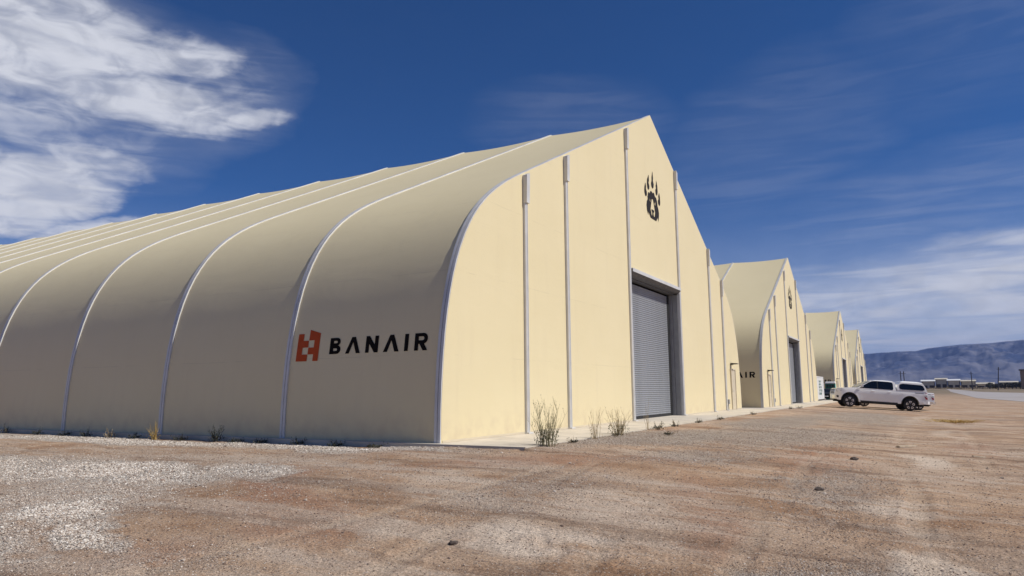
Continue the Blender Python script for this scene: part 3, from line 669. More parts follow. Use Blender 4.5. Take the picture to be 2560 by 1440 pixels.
def truck_hw(x, z):
    h = 1.0
    if z > 1.12: h -= (z - 1.12) * .34
    if z < .55: h -= (.55 - z) * .10
    if x > 2.2: h -= ((x - 2.2) / .55) ** 2 * .17
    if x < -2.75: h -= ((-2.75 - x) / .2) ** 2 * .02
    for cx in (WB, -WB):                                  # flared arches
        d = math.hypot(x - cx, z - WR)
        if d < .72: h += .03 * (1 - max(0, (d - .5) / .22))
    return h
def wheel_mesh():
    a = MB().lathe([(.22, -.13), (.34, -.14), (.37, -.12), (.38, -.07), (.38, .07), (.37, .12), (.34, .14), (.22, .13)], 40, 'y').mesh('tyre', M['rubber'], smooth=40)
    rim = MB().lathe([(.02, .085), (.09, .10), (.24, .065), (.272, .132), (.28, .138), (.28, .0), (.02, -.02)], 40, 'y').mesh('rim', M['plastic'], smooth=30)
    sp = MB()
    for k in range(5):                                    # five bright outlined windows between the spokes
        c, s = math.cos(R(90 + 72 * k)), math.sin(R(90 + 72 * k))
        def P(r_, t_, y): return (c * r_ - s * t_, y, s * r_ + c * t_)
        ou = [(.13, -.045), (.245, -.092), (.268, 0), (.245, .092), (.13, .045)]; iu = [(.155, -.022), (.217, -.050), (.228, 0), (.217, .050), (.155, .022)]
        vs = [P(r_, t_, .15) for r_, t_ in ou] + [P(r_, t_, .15) for r_, t_ in iu] + [P(r_, t_, .085) for r_, t_ in ou]
        fs = [(i, (i + 1) % 5, 5 + (i + 1) % 5, 5 + i) for i in range(5)] + [(i, 10 + i, 10 + (i + 1) % 5, (i + 1) % 5) for i in range(5)]
        sp.add(vs, fs)
    return a, rim, sp.mesh('spoke_inlay', M['chrome'])
def truck(loc, rz, pitch, label, paint, shell, scale=1.0, name='pickup_truck'):
    t = empty(name, loc, label, 'pickup truck'); t.rotation_euler = (0, -pitch, rz); t.scale = (scale,) * 3
    f, r_ = WB, -WB
    low = [(-2.93, .62), (-2.93, .50), (-2.45, .44)] + arch(r_, AZ, .56, 14) + [(f - .62, .36)] + arch(f, AZ, .56, 14) + [(2.55, .42), (2.68, .46), (2.75, .62), (2.76, .85), (2.73, 1.08), (2.64, 1.19), (2.15, 1.27), (1.42, 1.33), (1.30, 1.30), (-1.04, 1.26), (-1.06, 1.31), (-2.90, 1.31), (-2.93, 1.2)]
    body = loft_body(low, truck_hw, [2.65, 2.5, 2.3, 2.1, f, 1.3, .9, .35, -.3, -1.04, -1.35, r_, -2.3, -2.75], [.5, .62, .8, .95, 1.12, 1.22])
    body.build('body', paint, t, smooth=32, bevel=0)
    # cab with raked screens
    cabp = [(1.42, 1.30), (.55, 1.80), (.25, 1.885), (-.25, 1.91), (-.80, 1.885), (-.98, 1.80), (-1.04, 1.26), (1.30, 1.26)]
    def cab_hw(x, z): return .985 - max(0, z - 1.2) * .33 - (max(0, z - 1.84) * 1.1)
    loft_body(cabp, cab_hw, [1.1, .8, .5, 0, -.5, -.9], [1.4, 1.6, 1.84, 1.88]).build('cab', paint, t, smooth=35)
    # glass panes lie on the cab sides
    def side_pane(nm, poly, s, hwf, off=.010, material=M['glass']):
        mb = MB(); n = len(poly)
        mb.add([(x, s * (hwf(x, z) + off), z) for x, z in poly] + [(x, s * (hwf(x, z) - .03), z) for x, z in poly], [tuple(range(n)), tuple(range(n, 2 * n))] + [(i, (i + 1) % n, n + (i + 1) % n, n + i) for i in range(n)])
        return mb.build(nm, material, t)
    for s in (1, -1):
        side_pane('side_window', [(1.24, 1.31), (1.10, 1.42), (.66, 1.71), (.46, 1.795), (.30, 1.825), (.145, 1.83), (.145, 1.30)], s, cab_hw)
        side_pane('side_window', [(.085, 1.30), (.085, 1.83), (-.55, 1.82), (-.78, 1.79), (-.84, 1.70), (-.84, 1.36), (-.80, 1.295)], s, cab_hw)
        side_pane('window_pillar', [(.085, 1.30), (.145, 1.30), (.145, 1.83), (.085, 1.83)], s, cab_hw, .004, M['plastic'])
        # seams, handles, mirrors
        for px in (1.20, .15, -.84): side_pane('door_seam', [(px, .50), (px + .012, .50), (px + .012, 1.28), (px, 1.28)], s, truck_hw, .003, M['plastic'])
        side_pane('cab_gap', [(-1.055, .42), (-1.03, .42), (-1.03, 1.27), (-1.055, 1.27)], s, truck_hw, .004, M['black'])
        side_pane('rocker_trim', [(-1.1, .36), (1.2, .36), (1.2, .47), (-1.1, .47)], s, truck_hw, .012, M['plastic'])
        for px in (.30, -.70): side_pane('door_handle', [(px, 1.13), (px + .20, 1.13), (px + .20, 1.165), (px, 1.165)], s, truck_hw, .035, paint)
        side_pane('fender_badge', [(1.32, 1.14), (1.50, 1.14), (1.50, 1.165), (1.32, 1.165)], s, truck_hw, .008, M['plastic'])
        side_pane('bedside_decal', [(-2.72, 1.165), (-2.20, 1.165), (-2.12, 1.20), (-2.68, 1.20)], s, truck_hw, .006, M['plastic'])
        if s == 1: MB().lathe([(.0, .0), (.085, 0), (.085, .008), (.0, .010)], 20, 'y', (-1.28, truck_hw(-1.28, .97), .97)).build('fuel_flap', paint, t)
        mb = MB(); mb.prism([(1.12, 1.36), (1.18, 1.38), (1.16, 1.55), (1.08, 1.57), (1.04, 1.40)], s * .98, s * 1.19, 'y'); mb.build('wing_mirror', paint, t, smooth=30, bevel=.012)
        side_pane('headlight', [(2.40, 1.03), (2.66, .96), (2.70, 1.10), (2.60, 1.18), (2.33, 1.20)], s, truck_hw, .008, M['lamp_clear'])
        side_pane('taillight', [(-2.90, .80), (-2.80, .80), (-2.72, .95), (-2.74, 1.20), (-2.90, 1.22)], s, truck_hw, .008, M['red'])
        side_pane('reverse_lens', [(-2.88, .95), (-2.79, .95), (-2.77, 1.08), (-2.88, 1.08)], s, truck_hw, .014, M['lamp_clear'])
        for cx in (f, r_):                                # dark liners and wheel
            pass
        side_pane('fog_lamp_bezel', [(2.54, .58), (2.66, .58), (2.68, .72), (2.56, .72)], s, truck_hw, .008, M['plastic'])
    ty, ri, si = cached('wheel', wheel_mesh) if 'wheel' in CACHE else CACHE.setdefault('wheel', wheel_mesh())
    for cx in (f, r_):
        mb = MB(); mb.prism(arch(cx, AZ, .555, 14) + [(cx + .555, .33), (cx - .555, .33)], -.80, .80, 'y'); mb.build('wheel_well', M['black'], t)
        for s in (1, -1):
            wt = inst('tyre', ty, t, (cx, s * .86, WR), (0, 0, 0 if s == 1 else math.pi)); inst('rim', ri, wt); inst('spoke_inlay', si, wt)
    MB().box(-2.7, 2.6, -.62, .62, .30, .55).build('chassis', M['black'], t)
    # nose: grille, bumper
    mb = MB().box(2.70, 2.775, -.60, .60, .80, 1.14); mb.build('grille', M['chrome'], t, bevel=.01)
    for k in range(3): MB().box(2.77, 2.785, -.54, .54, .84 + k * .10, .90 + k * .10).build('grille_slot', M['plastic'], t)
    MB().prism([(2.55, -.93), (2.76, -.72), (2.83, -.3), (2.83, .3), (2.76, .72), (2.55, .93)], .47, .70, 'z').build('front_bumper', paint, t, bevel=.02)
    MB().box(2.65, 2.81, -.62, .62, .36, .47).build('front_valance', M['plastic'], t)
    # windscreen
    mb = MB(); mb.add([(1.33, .86, 1.36), (1.33, -.86, 1.36), (.60, -.73, 1.785), (.60, .73, 1.785), (1.30, .86, 1.33), (1.30, -.86, 1.33), (.57, -.73, 1.75), (.57, .73, 1.75)],
        [(0, 1, 2, 3), (4, 7, 6, 5), (0, 4, 5, 1), (1, 5, 6, 2), (2, 6, 7, 3), (3, 7, 4, 0)]); o = mb.build('windscreen', M['wind'], t); o.location = (.012, 0, .02)
    MB().prism([(-2.93, -.98), (-3.08, -.86), (-3.08, .86), (-2.93, .98), (-2.62, 1.02), (-2.62, .99), (-2.62, -.99), (-2.62, -1.02)], .48, .68, 'z').build('rear_bumper', paint if shell else M['chrome'], t, bevel=.015)
    MB().box(-2.945, -2.93, -.78, .78, .72, 1.28).build('tailgate', paint, t, bevel=.01)
    MB().box(-2.98, -2.75, -.1, .1, .36, .44).build('tow_hitch', M['plastic'], t)
    if shell:
        shp = [(-1.07, 1.32), (-1.10, 1.62), (-1.34, 1.90), (-1.55, 1.945), (-2.35, 1.93), (-2.62, 1.88), (-2.78, 1.66), (-2.90, 1.32)]
        def sh_hw(x, z): return .97 - max(0, z - 1.32) * .22 - max(0, z - 1.84) * 1.2
        loft_body(shp, sh_hw, [-1.4, -1.7, -2.1, -2.5, -2.75], [1.45, 1.6, 1.75, 1.84, 1.89]).build('bed_cap', paint, t, smooth=35)
        for s in (1, -1): side_pane('cap_window', [(-1.20, 1.48), (-1.25, 1.40), (-1.38, 1.365), (-2.60, 1.365), (-2.74, 1.41), (-2.74, 1.50), (-2.66, 1.68), (-2.52, 1.73), (-1.42, 1.76), (-1.24, 1.70)], s, sh_hw)
        mb = MB(); mb.add([(-2.86, .70, 1.42), (-2.86, -.70, 1.42), (-2.76, -.66, 1.72), (-2.76, .66, 1.72), (-2.84, .70, 1.42), (-2.84, -.70, 1.42), (-2.74, -.66, 1.72), (-2.74, .66, 1.72)],
            [(0, 1, 2, 3), (4, 7, 6, 5), (0, 4, 5, 1), (1, 5, 6, 2), (2, 6, 7, 3), (3, 7, 4, 0)]); mb.build('cap_rear_window', M['glass'], t)
    else:
        MB().box(-2.88, -1.1, -.80, .80, 1.20, 1.315).build('bed_cover', M['plastic'], t)
    return t
# wheel contact points of the white truck on the ground: front (42.71,-4.62), rear (44.06,-8.28) on its left flank
def place_truck(fw, rw, **kw):
    F_, B_ = Vector(fw), Vector(rw); h = (F_ - B_); L = math.hypot(h.x, h.y); s = L / (2 * WB); rz = math.atan2(h.y, h.x)
    pitch = math.atan2(h.z, L); mid = (F_ + B_) / 2; right = Vector((math.sin(rz), -math.cos(rz), 0))
    loc = mid + right * .98 * s
    return truck(tuple(loc), rz, pitch, scale=s, **kw)
place_truck((42.70, -4.62, -.15), (43.78, -8.28, -.445), label='white crew-cab pickup truck with white bed cap, parked nose toward the hangars', paint=M['white'], shell=True)
place_truck((46.75, -5.30, -.22), (47.95, -8.78, -.50), label='second pickup truck hidden behind the white one, only chrome bumper and red taillight showing', paint=M['white'], shell=False)

# ------------------------------------------------------------------ dark car, container, toilet
def dark_car(loc, rz):
    t = empty('dark_car', loc, 'black car facing the camera between the second hangar and the white pickup', 'car', rz); t.scale = (1, 1, .86)
    p = [(-2.2, .50), (-2.15, .30)] + arch(-1.35, .33, .38, 10) + arch(1.35, .33, .38, 10) + [(2.1, .26), (2.26, .40), (2.27, .62), (2.18, .80), (1.75, .93), (1.05, 1.02), (.95, 1.0), (-1.6, 1.02), (-2.15, 1.0), (-2.25, .8)]
    def hw(x, z): return .93 - max(0, z - .8) * .25 - (max(0, x - 1.5) / .8) ** 2 * .22 - (max(0, -x - 1.7) / .6) ** 2 * .1
    loft_body(p, hw, [-1.8, -1.35, -.6, 0, .6, 1.35, 1.75, 2.05], [.45, .6, .8, .92]).build('body', M['dark_paint'], t, smooth=40)
    c = [(1.10, 1.0), (.35, 1.40), (0, 1.47), (-.9, 1.46), (-1.5, 1.33), (-2.0, 1.0)]
    def chw(x, z): return .88 - max(0, z - 1.0) * .5
    loft_body(c, chw, [.7, .3, -.3, -.9, -1.5], [1.1, 1.25, 1.4]).build('cab', M['dark_paint'], t, smooth=40)
    for s in (1, -1):
        poly = [(.85, 1.06), (.30, 1.33), (0, 1.40), (-.85, 1.39), (-1.3, 1.28), (-1.6, 1.06)]; n = len(poly); mb = MB()
        mb.add([(x, s * (chw(x, z) + .006), z) for x, z in poly] + [(x, s * (chw(x, z) - .02), z) for x, z in poly], [tuple(range(n)), tuple(range(n, 2 * n))] + [(i, (i + 1) % n, n + (i + 1) % n, n + i) for i in range(n)])
        mb.build('side_window', M['glass'], t)
        MB().box(2.0, 2.2, s * .62 - .12, s * .62 + .12, .62, .74).build('headlight', M['lamp_clear'], t)
    ty, ri, si = CACHE['wheel']
    for cx in (1.35, -1.35):
        MB().prism(arch(cx, .33, .375, 10) + [(cx + .37, .28), (cx - .37, .28)], -.72, .72, 'y').build('wheel_well', M['black'], t)
        for s in (1, -1):
            wt = inst('tyre', ty, t, (cx, s * .80, .33), (0, 0, 0 if s == 1 else math.pi), (.86, .86, .86)); inst('rim', ri, wt)
    MB().box(2.255, 2.275, -.25, .25, .45, .56).build('number_plate', M['roof_white'], t)
dark_car((75.9, -.02, -.14), R(180))
def container(loc):
    t = empty('storage_container', loc, 'white storage container with dark green lettering just right of the second hangar', 'container')
    L, Dp, Hh = 6.06, 2.4, 2.5
    MB().box(.06, L - .06, .03, Dp, .12, Hh - .08).build('box', M['roof_white'], t)
    me = MB().prism([(0, .02), (.10, .02), (.13, -.005), (.23, -.005), (.26, .02)], .14, Hh - .12, 'z').mesh('corrugation', M['roof_white'])
    for k in range(22): inst('corrugation', me, t, (.12 + k * .265, 0, 0))
    MB().box(0, L, -.01, Dp + .02, Hh - .08, Hh).build('top_rail', M['roof_white'], t); MB().box(0, L, -.01, Dp + .02, .03, .13).build('bottom_rail', M['shed_dark'], t)
    pm = MB().box(0, .07, -.02, .05, .13, Hh - .08).mesh('corner_post', M['roof_white'])
    for px in (-.005, L - .065): inst('corner_post', pm, t, (px, 0, 0))
    # lettering too small and blurred to read: dark green strokes in two columns of rows
    rg = random.Random(3); mb = MB()
    for row, (z, h, xa, xb) in enumerate([(1.88, .20, 1.7, 3.6), (1.58, .20, 1.7, 3.4), (1.28, .20, 1.8, 4.0), (.92, .24, 1.7, 4.3), (.58, .26, 1.5, 3.9)]):
        x = xa
        while x < xb:
            wdt = rg.uniform(.10, .22); mb.box(x, x + wdt * .35, -.014, -.010, z, z + h)
            mb.box(x + wdt * .35 + .003, x + wdt, -.014, -.010, z + h * rg.choice((0, .4, .78)), z + h * rg.choice((.25, .6, 1)) if False else z + h * .98 if rg.random() < .4 else z + h * .9)
            x += wdt + .14
    mb.build('lettering', M['teal'], t, kind='stuff')
container((67.1, .1, -.12))
def toilet(loc, rz, label):
    t = empty('portable_toilet', loc, label, 'portable toilet', rz)
    MB().box(-.55, .55, -.55, .55, .0, .10).build('base', M['plastic'], t)
    MB().box(-.53, .53, -.53, .53, .10, 1.98).build('cabin', M['teal'], t, bevel=.02)
    # -y face: door in a paler teal, sunlight put into its colour
    MB().box(-.46, .46, -.555, -.532, .16, 1.90).build('door', M['teal_sunlit'], t, bevel=.008)
    for k in range(3): MB().box(-.545, -.532, -.40 + k * .28, -.20 + k * .28, 1.62, 1.86).build('vent', M['teal_sunlit'] if k == 9 else M['plastic'], t)
    MB().box(-.57, .57, -.57, .57, 1.985, 2.06).build('roof_rim', M['roof_white'], t)
    MB().prism([(-.55, 2.06), (-.42, 2.24), (.42, 2.24), (.55, 2.06)], -.53, .53, 'y').build('roof', M['roof_white'], t, bevel=.02)
    MB().tube([(-.46, .5, 2.0), (-.46, .5, 2.42)], .05, 10).build('vent_pipe', M['plastic'], t)
toilet((79.0, -.03, -.30), 0, 'teal portable toilet with a white roof in front of the third hangar')

# ------------------------------------------------------------------ things lying on the ground
def on_g(x, y, dz=0): return (x, y, gz(x, y) + dz)
o = MB().box(-.36, .36, -.045, .045, 0, .045).build('wood_plank', M['wood'], None, label='pale weathered wood plank lying on the dirt right of centre', cat='plank', bevel=.004, loc=on_g(8.05, -8.45, .005)); o.rotation_euler = (R(2), R(1), R(-32))
o = MB().box(-.20, .20, -.02, .02, 0, .03).build('wood_stick', M['wood'], None, label='short broken wood stick on the reddish dirt near the right edge', cat='stick', loc=on_g(6.3, -9.85, .01)); o.rotation_euler = (0, R(6), R(-40))
for (x, y, s, lb) in ((-1.84, -7.52, .11, 'lone dark brown stone on bare dirt, lower right'), (3.3, -7.6, .16, 'flat pale-edged stone on the gravel below the plank'), (-7.0, -5.0, .09, 'small dark stone in the lower middle of the dirt')):
    me = rock_mesh('stone', int(s * 100), M['stone'], 2, .55); inst('stone', me, None, on_g(x, y, s * .12), (0, 0, x), (s, s, s), label=lb, cat='stone')

def weed(loc, name, label, cat, nst, h, spread, mstem, mleaf, leaves=0, lean=(0, 0), branch=3, rad=.006, seed=0, leaf_len=.05, bushy=0, clump=.05):
    rg = random.Random(seed); t = empty(name, loc, label, cat); mb = MB(); lf = MB()
    def leafat(p, s):
        a = rg.uniform(0, 6.28); d = Vector((math.cos(a), math.sin(a), rg.uniform(.2, 1.3))).normalized(); sd = d.cross(Vector((0, 0, 1))).normalized() * s * .16
        q = p + d * s; m_ = p + d * s * .5; lf.add([p, m_ + sd, q, m_ - sd], [(0, 1, 2, 3)])
    for i in range(nst):
        a = rg.uniform(0, 6.28); hh = h * rg.uniform(.35, 1.0) if i else h; b = Vector((math.cos(a), math.sin(a), 0)) * rg.uniform(0, clump)
        out = Vector((math.cos(a), math.sin(a), 0)) * spread * rg.uniform(.2, 1) * (hh / h) + Vector((lean[0], lean[1], 0)) * hh
        if i == 0: out *= .3
        pts = [b + out * (k / 6) ** 1.4 + Vector((rg.gauss(0, .006), rg.gauss(0, .006), hh * k / 6 * (1 - .12 * (k / 6)))) for k in range(7)]; pts[0].z = -.03
        mb.tube(pts, [rad * (1 - .75 * k / 6) for k in range(7)], 4)
        for q in range(branch):
            k = rg.randint(1, 5); p = pts[k]; a2 = rg.uniform(0, 6.28); ln = hh * rg.uniform(.12, .32); d = Vector((math.cos(a2) * .38, math.sin(a2) * .38, 1)).normalized()
            e = [p, p + d * ln * .5 + Vector((0, 0, .02)), p + d * ln + Vector((0, 0, .05))]; mb.tube(e, [rad * .55, rad * .4, rad * .15], 3)
            for _ in range(leaves // 3): leafat(p + (e[2] - p) * rg.random(), leaf_len * rg.uniform(.5, 1))
        for _ in range(leaves):
            u = rg.random() ** 1.2; k = min(5, int(u * 6)); leafat(pts[k].lerp(pts[k + 1], u * 6 - k), leaf_len * rg.uniform(.5, 1.1))
    for _ in range(bushy):
        a = rg.uniform(0, 6.28); r0 = spread * .6 * math.sqrt(rg.random()); leafat(Vector((math.cos(a) * r0, math.sin(a) * r0, rg.random() * h * .3)), leaf_len * 1.4)
    mb.build('stems', mstem, t, kind='stuff')
    if lf.f: lf.build('leaves', mleaf, t, kind='stuff', fix=False)
    return t
weed(on_g(.5, -2.22), 'tall_weed', 'tallest spindly green weed at the corner of the concrete apron', 'weed', 34, 1.0, .42, M['stem_green'], M['leaf'], 8, (-.03, .02), 6, .005, 3, .04, 320, .17)
weed(on_g(2.9, -2.27), 'dry_weed', 'thin dry brown weed between the tall green one and the bushy one', 'weed', 11, .78, .28, M['stem_dry'], M['stem_dry'], 3, (-.03, 0), 2, .0055, 9, .04, 25, .10)
weed(on_g(4.51, -2.22), 'bushy_weed', 'bushy many-stemmed weed beside the left post of the big door', 'weed', 30, .70, .46, M['stem_dry'], M['leaf'], 6, (0, 0), 4, .0055, 14, .04, 160, .14)
weed(on_g(6.81, -2.22), 'thin_stalk_weed', 'sparse weed with one tall thin stalk standing in front of the roller door', 'weed', 6, 1.0, .35, M['stem_dry'], M['leaf'], 1, (0, 0), 1, .005, 22, .03, 10, .10)
low_ = [((7.25, -2.35), 'low leafy dark green weed at the foot of the roller door', 8, .20, .35, 24, 3), ((8.93, -2.32), 'small round dark weed right of the leafy one at the apron edge', 7, .18, .2, 16, 4), ((5.39, -3.2), 'small flat weed on the gravel in front of the door weeds', 6, .10, .2, 10, 5),
        ((4.0, -2.38), 'low brown tuft at the left foot of the bushy weed', 6, .14, .25, 10, 6), ((11.7, -2.32), 'low weed at the apron edge right of the roller door', 6, .13, .2, 10, 7), ((14.6, -2.36), 'low weed at the apron edge below the gable posts', 6, .15, .25, 10, 8), ((20.5, -2.4), 'small weed at the apron edge below the walk-in door', 6, .15, .25, 10, 9), ((1.55, -2.33), 'tiny dry tuft right of the tallest weed', 5, .10, .15, 8, 10), ((34, -2.5), 'low dry weed at the apron edge before the white pickup', 7, .22, .35, 10, 12), ((31, -2.5), 'low dry weed at the apron edge between the first two hangars', 7, .18, .3, 10, 13)]
for (p, lb, n, h, s, l, sd) in low_: weed(on_g(*p), 'low_weed', lb, 'weed', n, h, s, M['stem_dry'], M['leaf_dark'], l, (0, 0), 2, .006, sd, .05, 50, .10)
weed(on_g(-.66, 8.54), 'golden_grass', 'golden dry grass tuft at the foot of the third rib from the corner', 'grass', 34, .58, .26, M['straw'], M['straw'], 0, (-.12, .02), 0, .006, 31, .05, 30, .08)
weed(on_g(-.5, 6.35), 'dark_weed', 'dark shrubby weed in the wall shade between the second and third ribs', 'weed', 12, .42, .30, M['leaf_dark'], M['leaf_dark'], 12, (0, 0), 3, .008, 33, .05, 90, .08)
for (p, lb, s, h) in (((-.45, 3.64), 'small dark weed against the wall just right of the second rib', 41, .16), ((-.45, 2.49), 'low dark weed against the wall under the printed name', 42, .12), ((-.50, 11.8), 'brown tumbled weed against the wall near the fourth rib', 43, .28), ((-.48, 10.68), 'fuzzy brown weed against the wall between the third and fourth ribs', 44, .34), ((-.48, 16.11), 'pale thin weed against the wall at the left edge', 45, .35), ((-.42, 4.9), 'tiny dark weed left of the second rib', 46, .10), ((-.62, 1.3), 'small dark weed by the wall nearest the corner rib', 47, .13), ((-.55, 5.6), 'flat dark weed right of the shrubby one', 48, .10), ((-.56, 7.6), 'dry brown weed right of the golden tuft', 49, .16), ((-.5, 9.6), 'thin brown weed left of the golden tuft', 52, .2), ((-.5, 12.9), 'low brown weed right of the fourth rib', 53, .15), ((-.55, 14.2), 'low dry weed left of the fourth rib', 54, .18)):
    weed(on_g(*p), 'wall_weed', lb, 'weed', 9, h, .30, M['leaf_dark'] if s not in (45, 44) else M['stem_dry'], M['leaf_dark'] if s != 44 else M['stem_dry'], 8, (0, 0), 2, .006, s, .05, 60, .10)
weed(on_g(25.3, -10.1), 'dry_grass', 'flat patch of golden dry grass in the dirt in front of the white pickup', 'grass', 160, .22, .9, M['straw'], M['straw'], 0, (0, 0), 0, .008, 51, .08, 260, .8)

# ------------------------------------------------------------------ far ground: paved strip, sheds, poles, trees, mountains
def pavement():
    pts = [(96, -20.3), (134, -17.6), (184, -18.8), (330, -21.5), (500, -24.5), (400, -31), (263, -40), (200, -60), (130, -60), (112, -38)]
    n = 12; V = []; F = []
    bm = bmesh.new(); bm.faces.new([bm.verts.new((x, y, 0)) for x, y in pts])
    bmesh.ops.triangulate(bm, faces=bm.faces)
    for k in range(100, 500, 20): bmesh.ops.bisect_plane(bm, geom=bm.verts[:] + bm.edges[:] + bm.faces[:], plane_co=(k, 0, 0), plane_no=(1, 0, 0))
    for k in range(-58, -18, 4): bmesh.ops.bisect_plane(bm, geom=bm.verts[:] + bm.edges[:] + bm.faces[:], plane_co=(0, k, 0), plane_no=(0, 1, 0))
    for v in bm.verts: v.co.z = gz(v.co.x, v.co.y) + .025
    me = bpy.data.meshes.new('paved_strip'); bm.to_mesh(me); bm.free(); me.materials.append(M['asphalt'])
    link(bpy.data.objects.new('paved_strip', me), None, 'structure', 'Pale grey paved strip crossing the desert floor')
pavement()
def far_at(az, d):
    x = CAM.x + d * math.cos(R(az)); y = CAM.y + d * math.sin(R(az)); return x, y, gz(x, y)
def azpx(px): return math.degrees(math.atan2(*( (lambda d: (d.y, d.x))(cf + cr * ((px - 1280) / 1792.8) - cu * ((968 - 720) / 1792.8)))))
def shed(px0, px1, d, h, label, roofmat=None, lower=True):
    a0, a1 = azpx(px0), azpx(px1); x0, y0, z0 = far_at(a0, d); x1, y1, z1 = far_at(a1, d); L = math.hypot(x1 - x0, y1 - y0)
    t = empty('long_shed', (x0, y0, min(z0, z1)), label, 'shed', math.atan2(y1 - y0, x1 - x0))
    dp = 18
    MB().box(0, L, 0, dp, -1, h).build('wall', M['shed'], t)
    MB().prism([(-.6, h + .02), (dp / 2, h + 1.0), (dp + .6, h + .02), (dp + .6, h - .25), (-.6, h - .25)], -.5, L + .5, 'x').build('roof', roofmat or M['shed'], t)
    if lower:
        n = max(2, int(L / 9)); me = MB().box(0, L / n - 1.2, -.15, -.02, .0, h * .42).mesh('bay_opening', M['shed_dark'])
        for k in range(n): inst('bay_opening', me, t, (.6 + k * L / n, 0, 0))
        me = MB().box(0, .4, -.3, -.02, 0, h).mesh('wall_column', M['shed_dark']);
        for k in (0, 1): inst('wall_column', me, t, (k * (L - .4), 0, 0))
    return t
shed(2305, 2338, 560, 4.9, 'leftmost low tan shed, partly hidden behind the white pickup', M['roof_white'])
shed(2340, 2369, 610, 6.2, 'tan shed with dark bays, second from the pickup')
shed(2370, 2401, 580, 5.2, 'tan shed with the bright white roof edge', M['roof_white'])
shed(2403, 2440, 600, 4.6, 'long plain tan shed right of the white-roofed one')
shed(2442, 2486, 620, 2.6, 'lowest and rightmost grey shed by the utility poles')
shed(2500, 2546, 700, 3.4, 'faint grey shed behind the scrub near the right edge')
def pole(px, d, h, label, lean=0):
    x, y, z = far_at(azpx(px), d); t = empty('utility_pole', (x, y, z), label, 'utility pole', R(azpx(px) + 90), 'utility poles on the plain')
    MB().tube([(0, 0, -1), (lean, 0, h)], [.26, .17], 8).build('post', M['pole'], t); MB().box(lean - .9, lean + .9, -.06, .06, h - 1.1, h - .95).build('crossarm', M['pole'], t)
pole(2254, 420, 9.6, 'thinner left pole of the pair above the pickup cap'); pole(2262, 400, 9.4, 'thicker right pole of the pair above the pickup cap')
pole(2431, 450, 9.5, 'utility pole rising from the long plain shed'); pole(2494, 430, 11.3, 'tall leaning utility pole right of the sheds', -1.2)
def tower(px, d):
    x, y, z = far_at(azpx(px), d); t = empty('water_tower', (x, y, z), 'brown tower with a flat dark cap cut by the right edge of the picture', 'tower', R(azpx(px) + 90))
    MB().box(-3.5, .4, -2, 2, -1, 10.0).build('shaft', M['brick'], t); MB().box(-4.2, .9, -2.4, 2.4, 10.02, 10.6).build('cap', M['shed_dark'], t)
tower(2556, 480)
def crown_cloud(rg, rx, ry, rz_, n, s):
    mb = MB()
    for _ in range(n):
        v = Vector((rg.gauss(0, 1), rg.gauss(0, 1), rg.gauss(0, 1))).normalized() * rg.random() ** .4; p = Vector((v.x * rx, v.y * ry, v.z * rz_))
        a = Vector((rg.gauss(0, 1), rg.gauss(0, 1), rg.gauss(0, 1))).normalized(); b = a.orthogonal().normalized(); c = a.cross(b)
        q = s * rg.uniform(.5, 1.2); mb.add([p + b * q, p + c * q, p - b * q, p - c * q], [(0, 1, 2, 3)])
    return mb
rg = random.Random(5)
tree_px = [(2421, 640, 5.5), (2448, 640, 4), (2475, 500, 4.5), (2482, 520, 3.4), (2490, 505, 3.6), (2504, 520, 4.2), (2512, 500, 3.8), (2522, 520, 4.4), (2531, 505, 4.0), (2541, 515, 4.8), (2551, 500, 5.2), (2559, 490, 5.5), (2570, 500, 5)]
names = ['dark round tree rising behind the long plain shed', 'small dark tree between the pole and the low shed', 'dark bush just left of the tall leaning pole', 'low bush touching the tall leaning pole', 'dark bush at the foot of the leaning pole', 'first bush right of the leaning pole', 'second bush right of the leaning pole', 'third bush right of the leaning pole', 'wide bush halfway to the right edge', 'taller bush two before the tower', 'tall bush just left of the tower', 'bush in front of the tower base', 'bush at the right picture edge beyond the tower']
for (px, d, h), lb in zip(tree_px, names):
    h *= .75; x, y, z = far_at(azpx(px), d); t = empty('desert_tree', (x, y, z), lb, 'tree', group='dark trees on the plain')
    MB().tube([(0, 0, -.5), (.1, 0, h * .5)], [.3, .18], 6).build('trunk', M['pole'], t)
    c = crown_cloud(rg, h * .75, h * .6, h * .38, 260, .55).build('crown', M['tree'], t, fix=False); c.location = (0, 0, h * .62)
def scrub():
    mb = MB(); rg = random.Random(8); ms = []
    for _ in range(1500):
        px = rg.uniform(2290, 2600); d = rg.uniform(508, 575); a = azpx(px); x, y, z = far_at(a, d); s = rg.uniform(.35, .9)
        for q in range(7):
            v = Vector((rg.gauss(0, .5), rg.gauss(0, .5), abs(rg.gauss(0, .3)))) * s; p = Vector((x, y, z)) + v
            b = Vector((rg.gauss(0, 1), rg.gauss(0, 1), rg.gauss(0, 1))).normalized(); c = b.orthogonal().normalized(); k = s * .26
            mb.add([p + b * k, p + c * k, p - b * k, p - c * k], [(0, 1, 2, 3)])
    m = mat('dry_scrub', (.27, .21, .14), .95, 0, .35, .03)
    mb.build('desert_scrub', m, None, kind='stuff', label='Low dry scrub covering the plain before the sheds', cat='scrub', fix=False)
scrub()
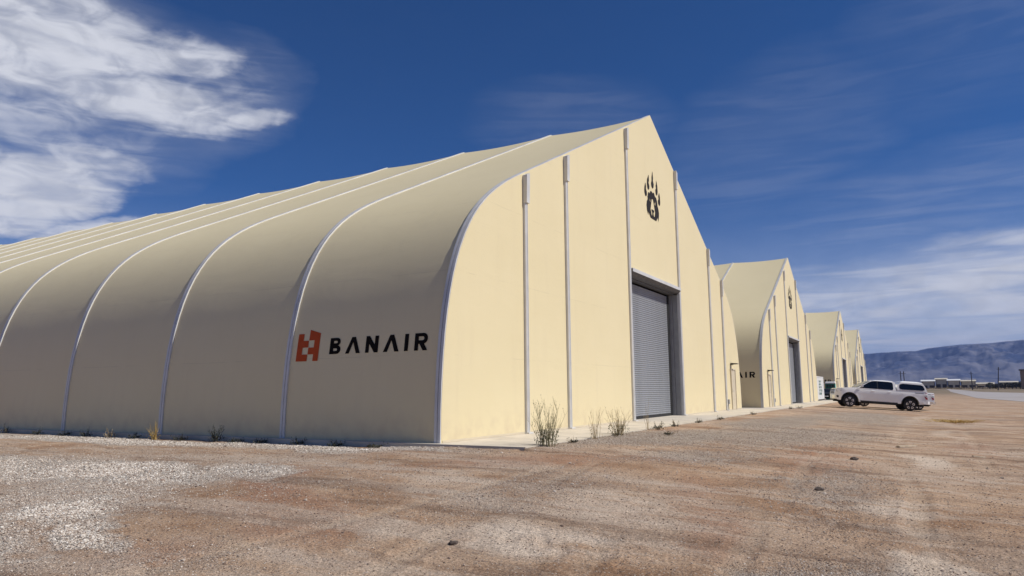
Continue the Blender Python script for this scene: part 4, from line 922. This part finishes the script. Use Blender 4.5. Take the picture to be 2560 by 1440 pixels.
def mountains():
    m = bpy.data.materials.new('haze_blue_rock'); m.use_nodes = True; t = NT(m.node_tree); b = t.n['Principled BSDF']
    P = t.node('ShaderNodeTexCoord').outputs['Object']
    mp_ = t.node('ShaderNodeMapping'); t.l.new(P, mp_.inputs[0]); mp_.inputs['Scale'].default_value = (1, 1, 3)
    c = t.mix(t.ss(t.noise(mp_.outputs[0], .0022, 8, .68, .5), .40, .62), (.035, .05, .10), (.19, .185, .21))  # both rock tones made bluer, distance haze put into the colour
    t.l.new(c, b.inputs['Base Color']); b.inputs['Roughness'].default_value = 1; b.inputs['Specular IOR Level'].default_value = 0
    az_ = np.arange(-60, 100, .08); rad = np.linspace(0, 1, 120)
    pxs = [2100, 2160, 2240, 2290, 2320, 2400, 2470, 2520, 2556, 2650]; pys = [893, 885, 879, 877.5, 870, 861, 858, 853, 850.5, 855]
    el_ = []; aa = []
    for px, py in zip(pxs, pys):
        d = cf + cr * ((px - 1280) / 1792.8) - cu * ((py - 720) / 1792.8); aa.append(math.degrees(math.atan2(d.y, d.x))); el_.append(math.degrees(math.atan2(d.z, math.hypot(d.x, d.y))))
    aa = np.array(aa)[::-1]; el_ = np.array(el_)[::-1]
    aa = np.concatenate([[-60, -40, -20], aa, [8, 20, 40, 70, 100]]); el_ = np.concatenate([[1.5, 3.0, 3.9], el_, [2.3, 2.0, 1.8, 1.2, .6]])
    crest = np.interp(az_, aa, el_) + .045 * fbm(az_ * 1.0, az_ * 0, 1.1, 4, .5, 77) * 2
    D0, D1 = 4600, 8200; A, T = np.meshgrid(az_, rad); Dd = D0 + (D1 - D0) * T
    topz = CAM.z + D1 * np.tan(np.radians(crest))[None, :]
    X = CAM.x + Dd * np.cos(np.radians(A)); Y = CAM.y + Dd * np.sin(np.radians(A))
    n1 = np.abs(fbm(X + 300 * fbm(X, Y, 900, 2, .5, 91), Y, 1100, 7, .58, 61)); ridged = 1 - n1 * 3.0
    prof = sm(.0, 1, T) ** 1.25
    Z = -35 + (topz + 35) * (prof * (1 + (1.0 * (ridged - .72)) * np.sin(np.pi * np.clip(T, 0, 1)) ** .8)); Z = np.where(T >= .999, topz, np.minimum(Z, CAM.z + (topz - CAM.z) * Dd / D1 * .985))
    # back slope
    T2 = np.array([1.1, 1.3, 1.7])[:, None] * np.ones_like(az_)[None, :]; D2 = D0 + (D1 - D0) * T2
    X = np.vstack([X, CAM.x + D2 * np.cos(np.radians(az_))]); Y = np.vstack([Y, CAM.y + D2 * np.sin(np.radians(az_))]); Z = np.vstack([Z, topz * np.array([.85, .5, -.1])[:, None]])
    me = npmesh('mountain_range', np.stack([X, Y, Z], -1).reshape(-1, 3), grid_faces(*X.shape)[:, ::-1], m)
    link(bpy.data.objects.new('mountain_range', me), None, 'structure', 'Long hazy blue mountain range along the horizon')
mountains()
# ------------------------------------------------------------------ air
def haze():
    m = bpy.data.materials.new('haze_air'); m.use_nodes = True; t = NT(m.node_tree); t.n.clear()
    pv = t.node('ShaderNodeVolumePrincipled'); pv.inputs['Color'].default_value = (.34, .50, 1.0, 1); pv.inputs['Density'].default_value = .00007; pv.inputs['Anisotropy'].default_value = .0
    out = t.node('ShaderNodeOutputMaterial'); t.l.new(pv.outputs[0], out.inputs['Volume'])
    mb = MB().box(-25000, 25000, -25000, 25000, -180, 620); o = mb.build('haze', m, None, kind='stuff', label='Thin bluish air haze over the whole plain', cat='haze'); o.visible_shadow = True
haze()
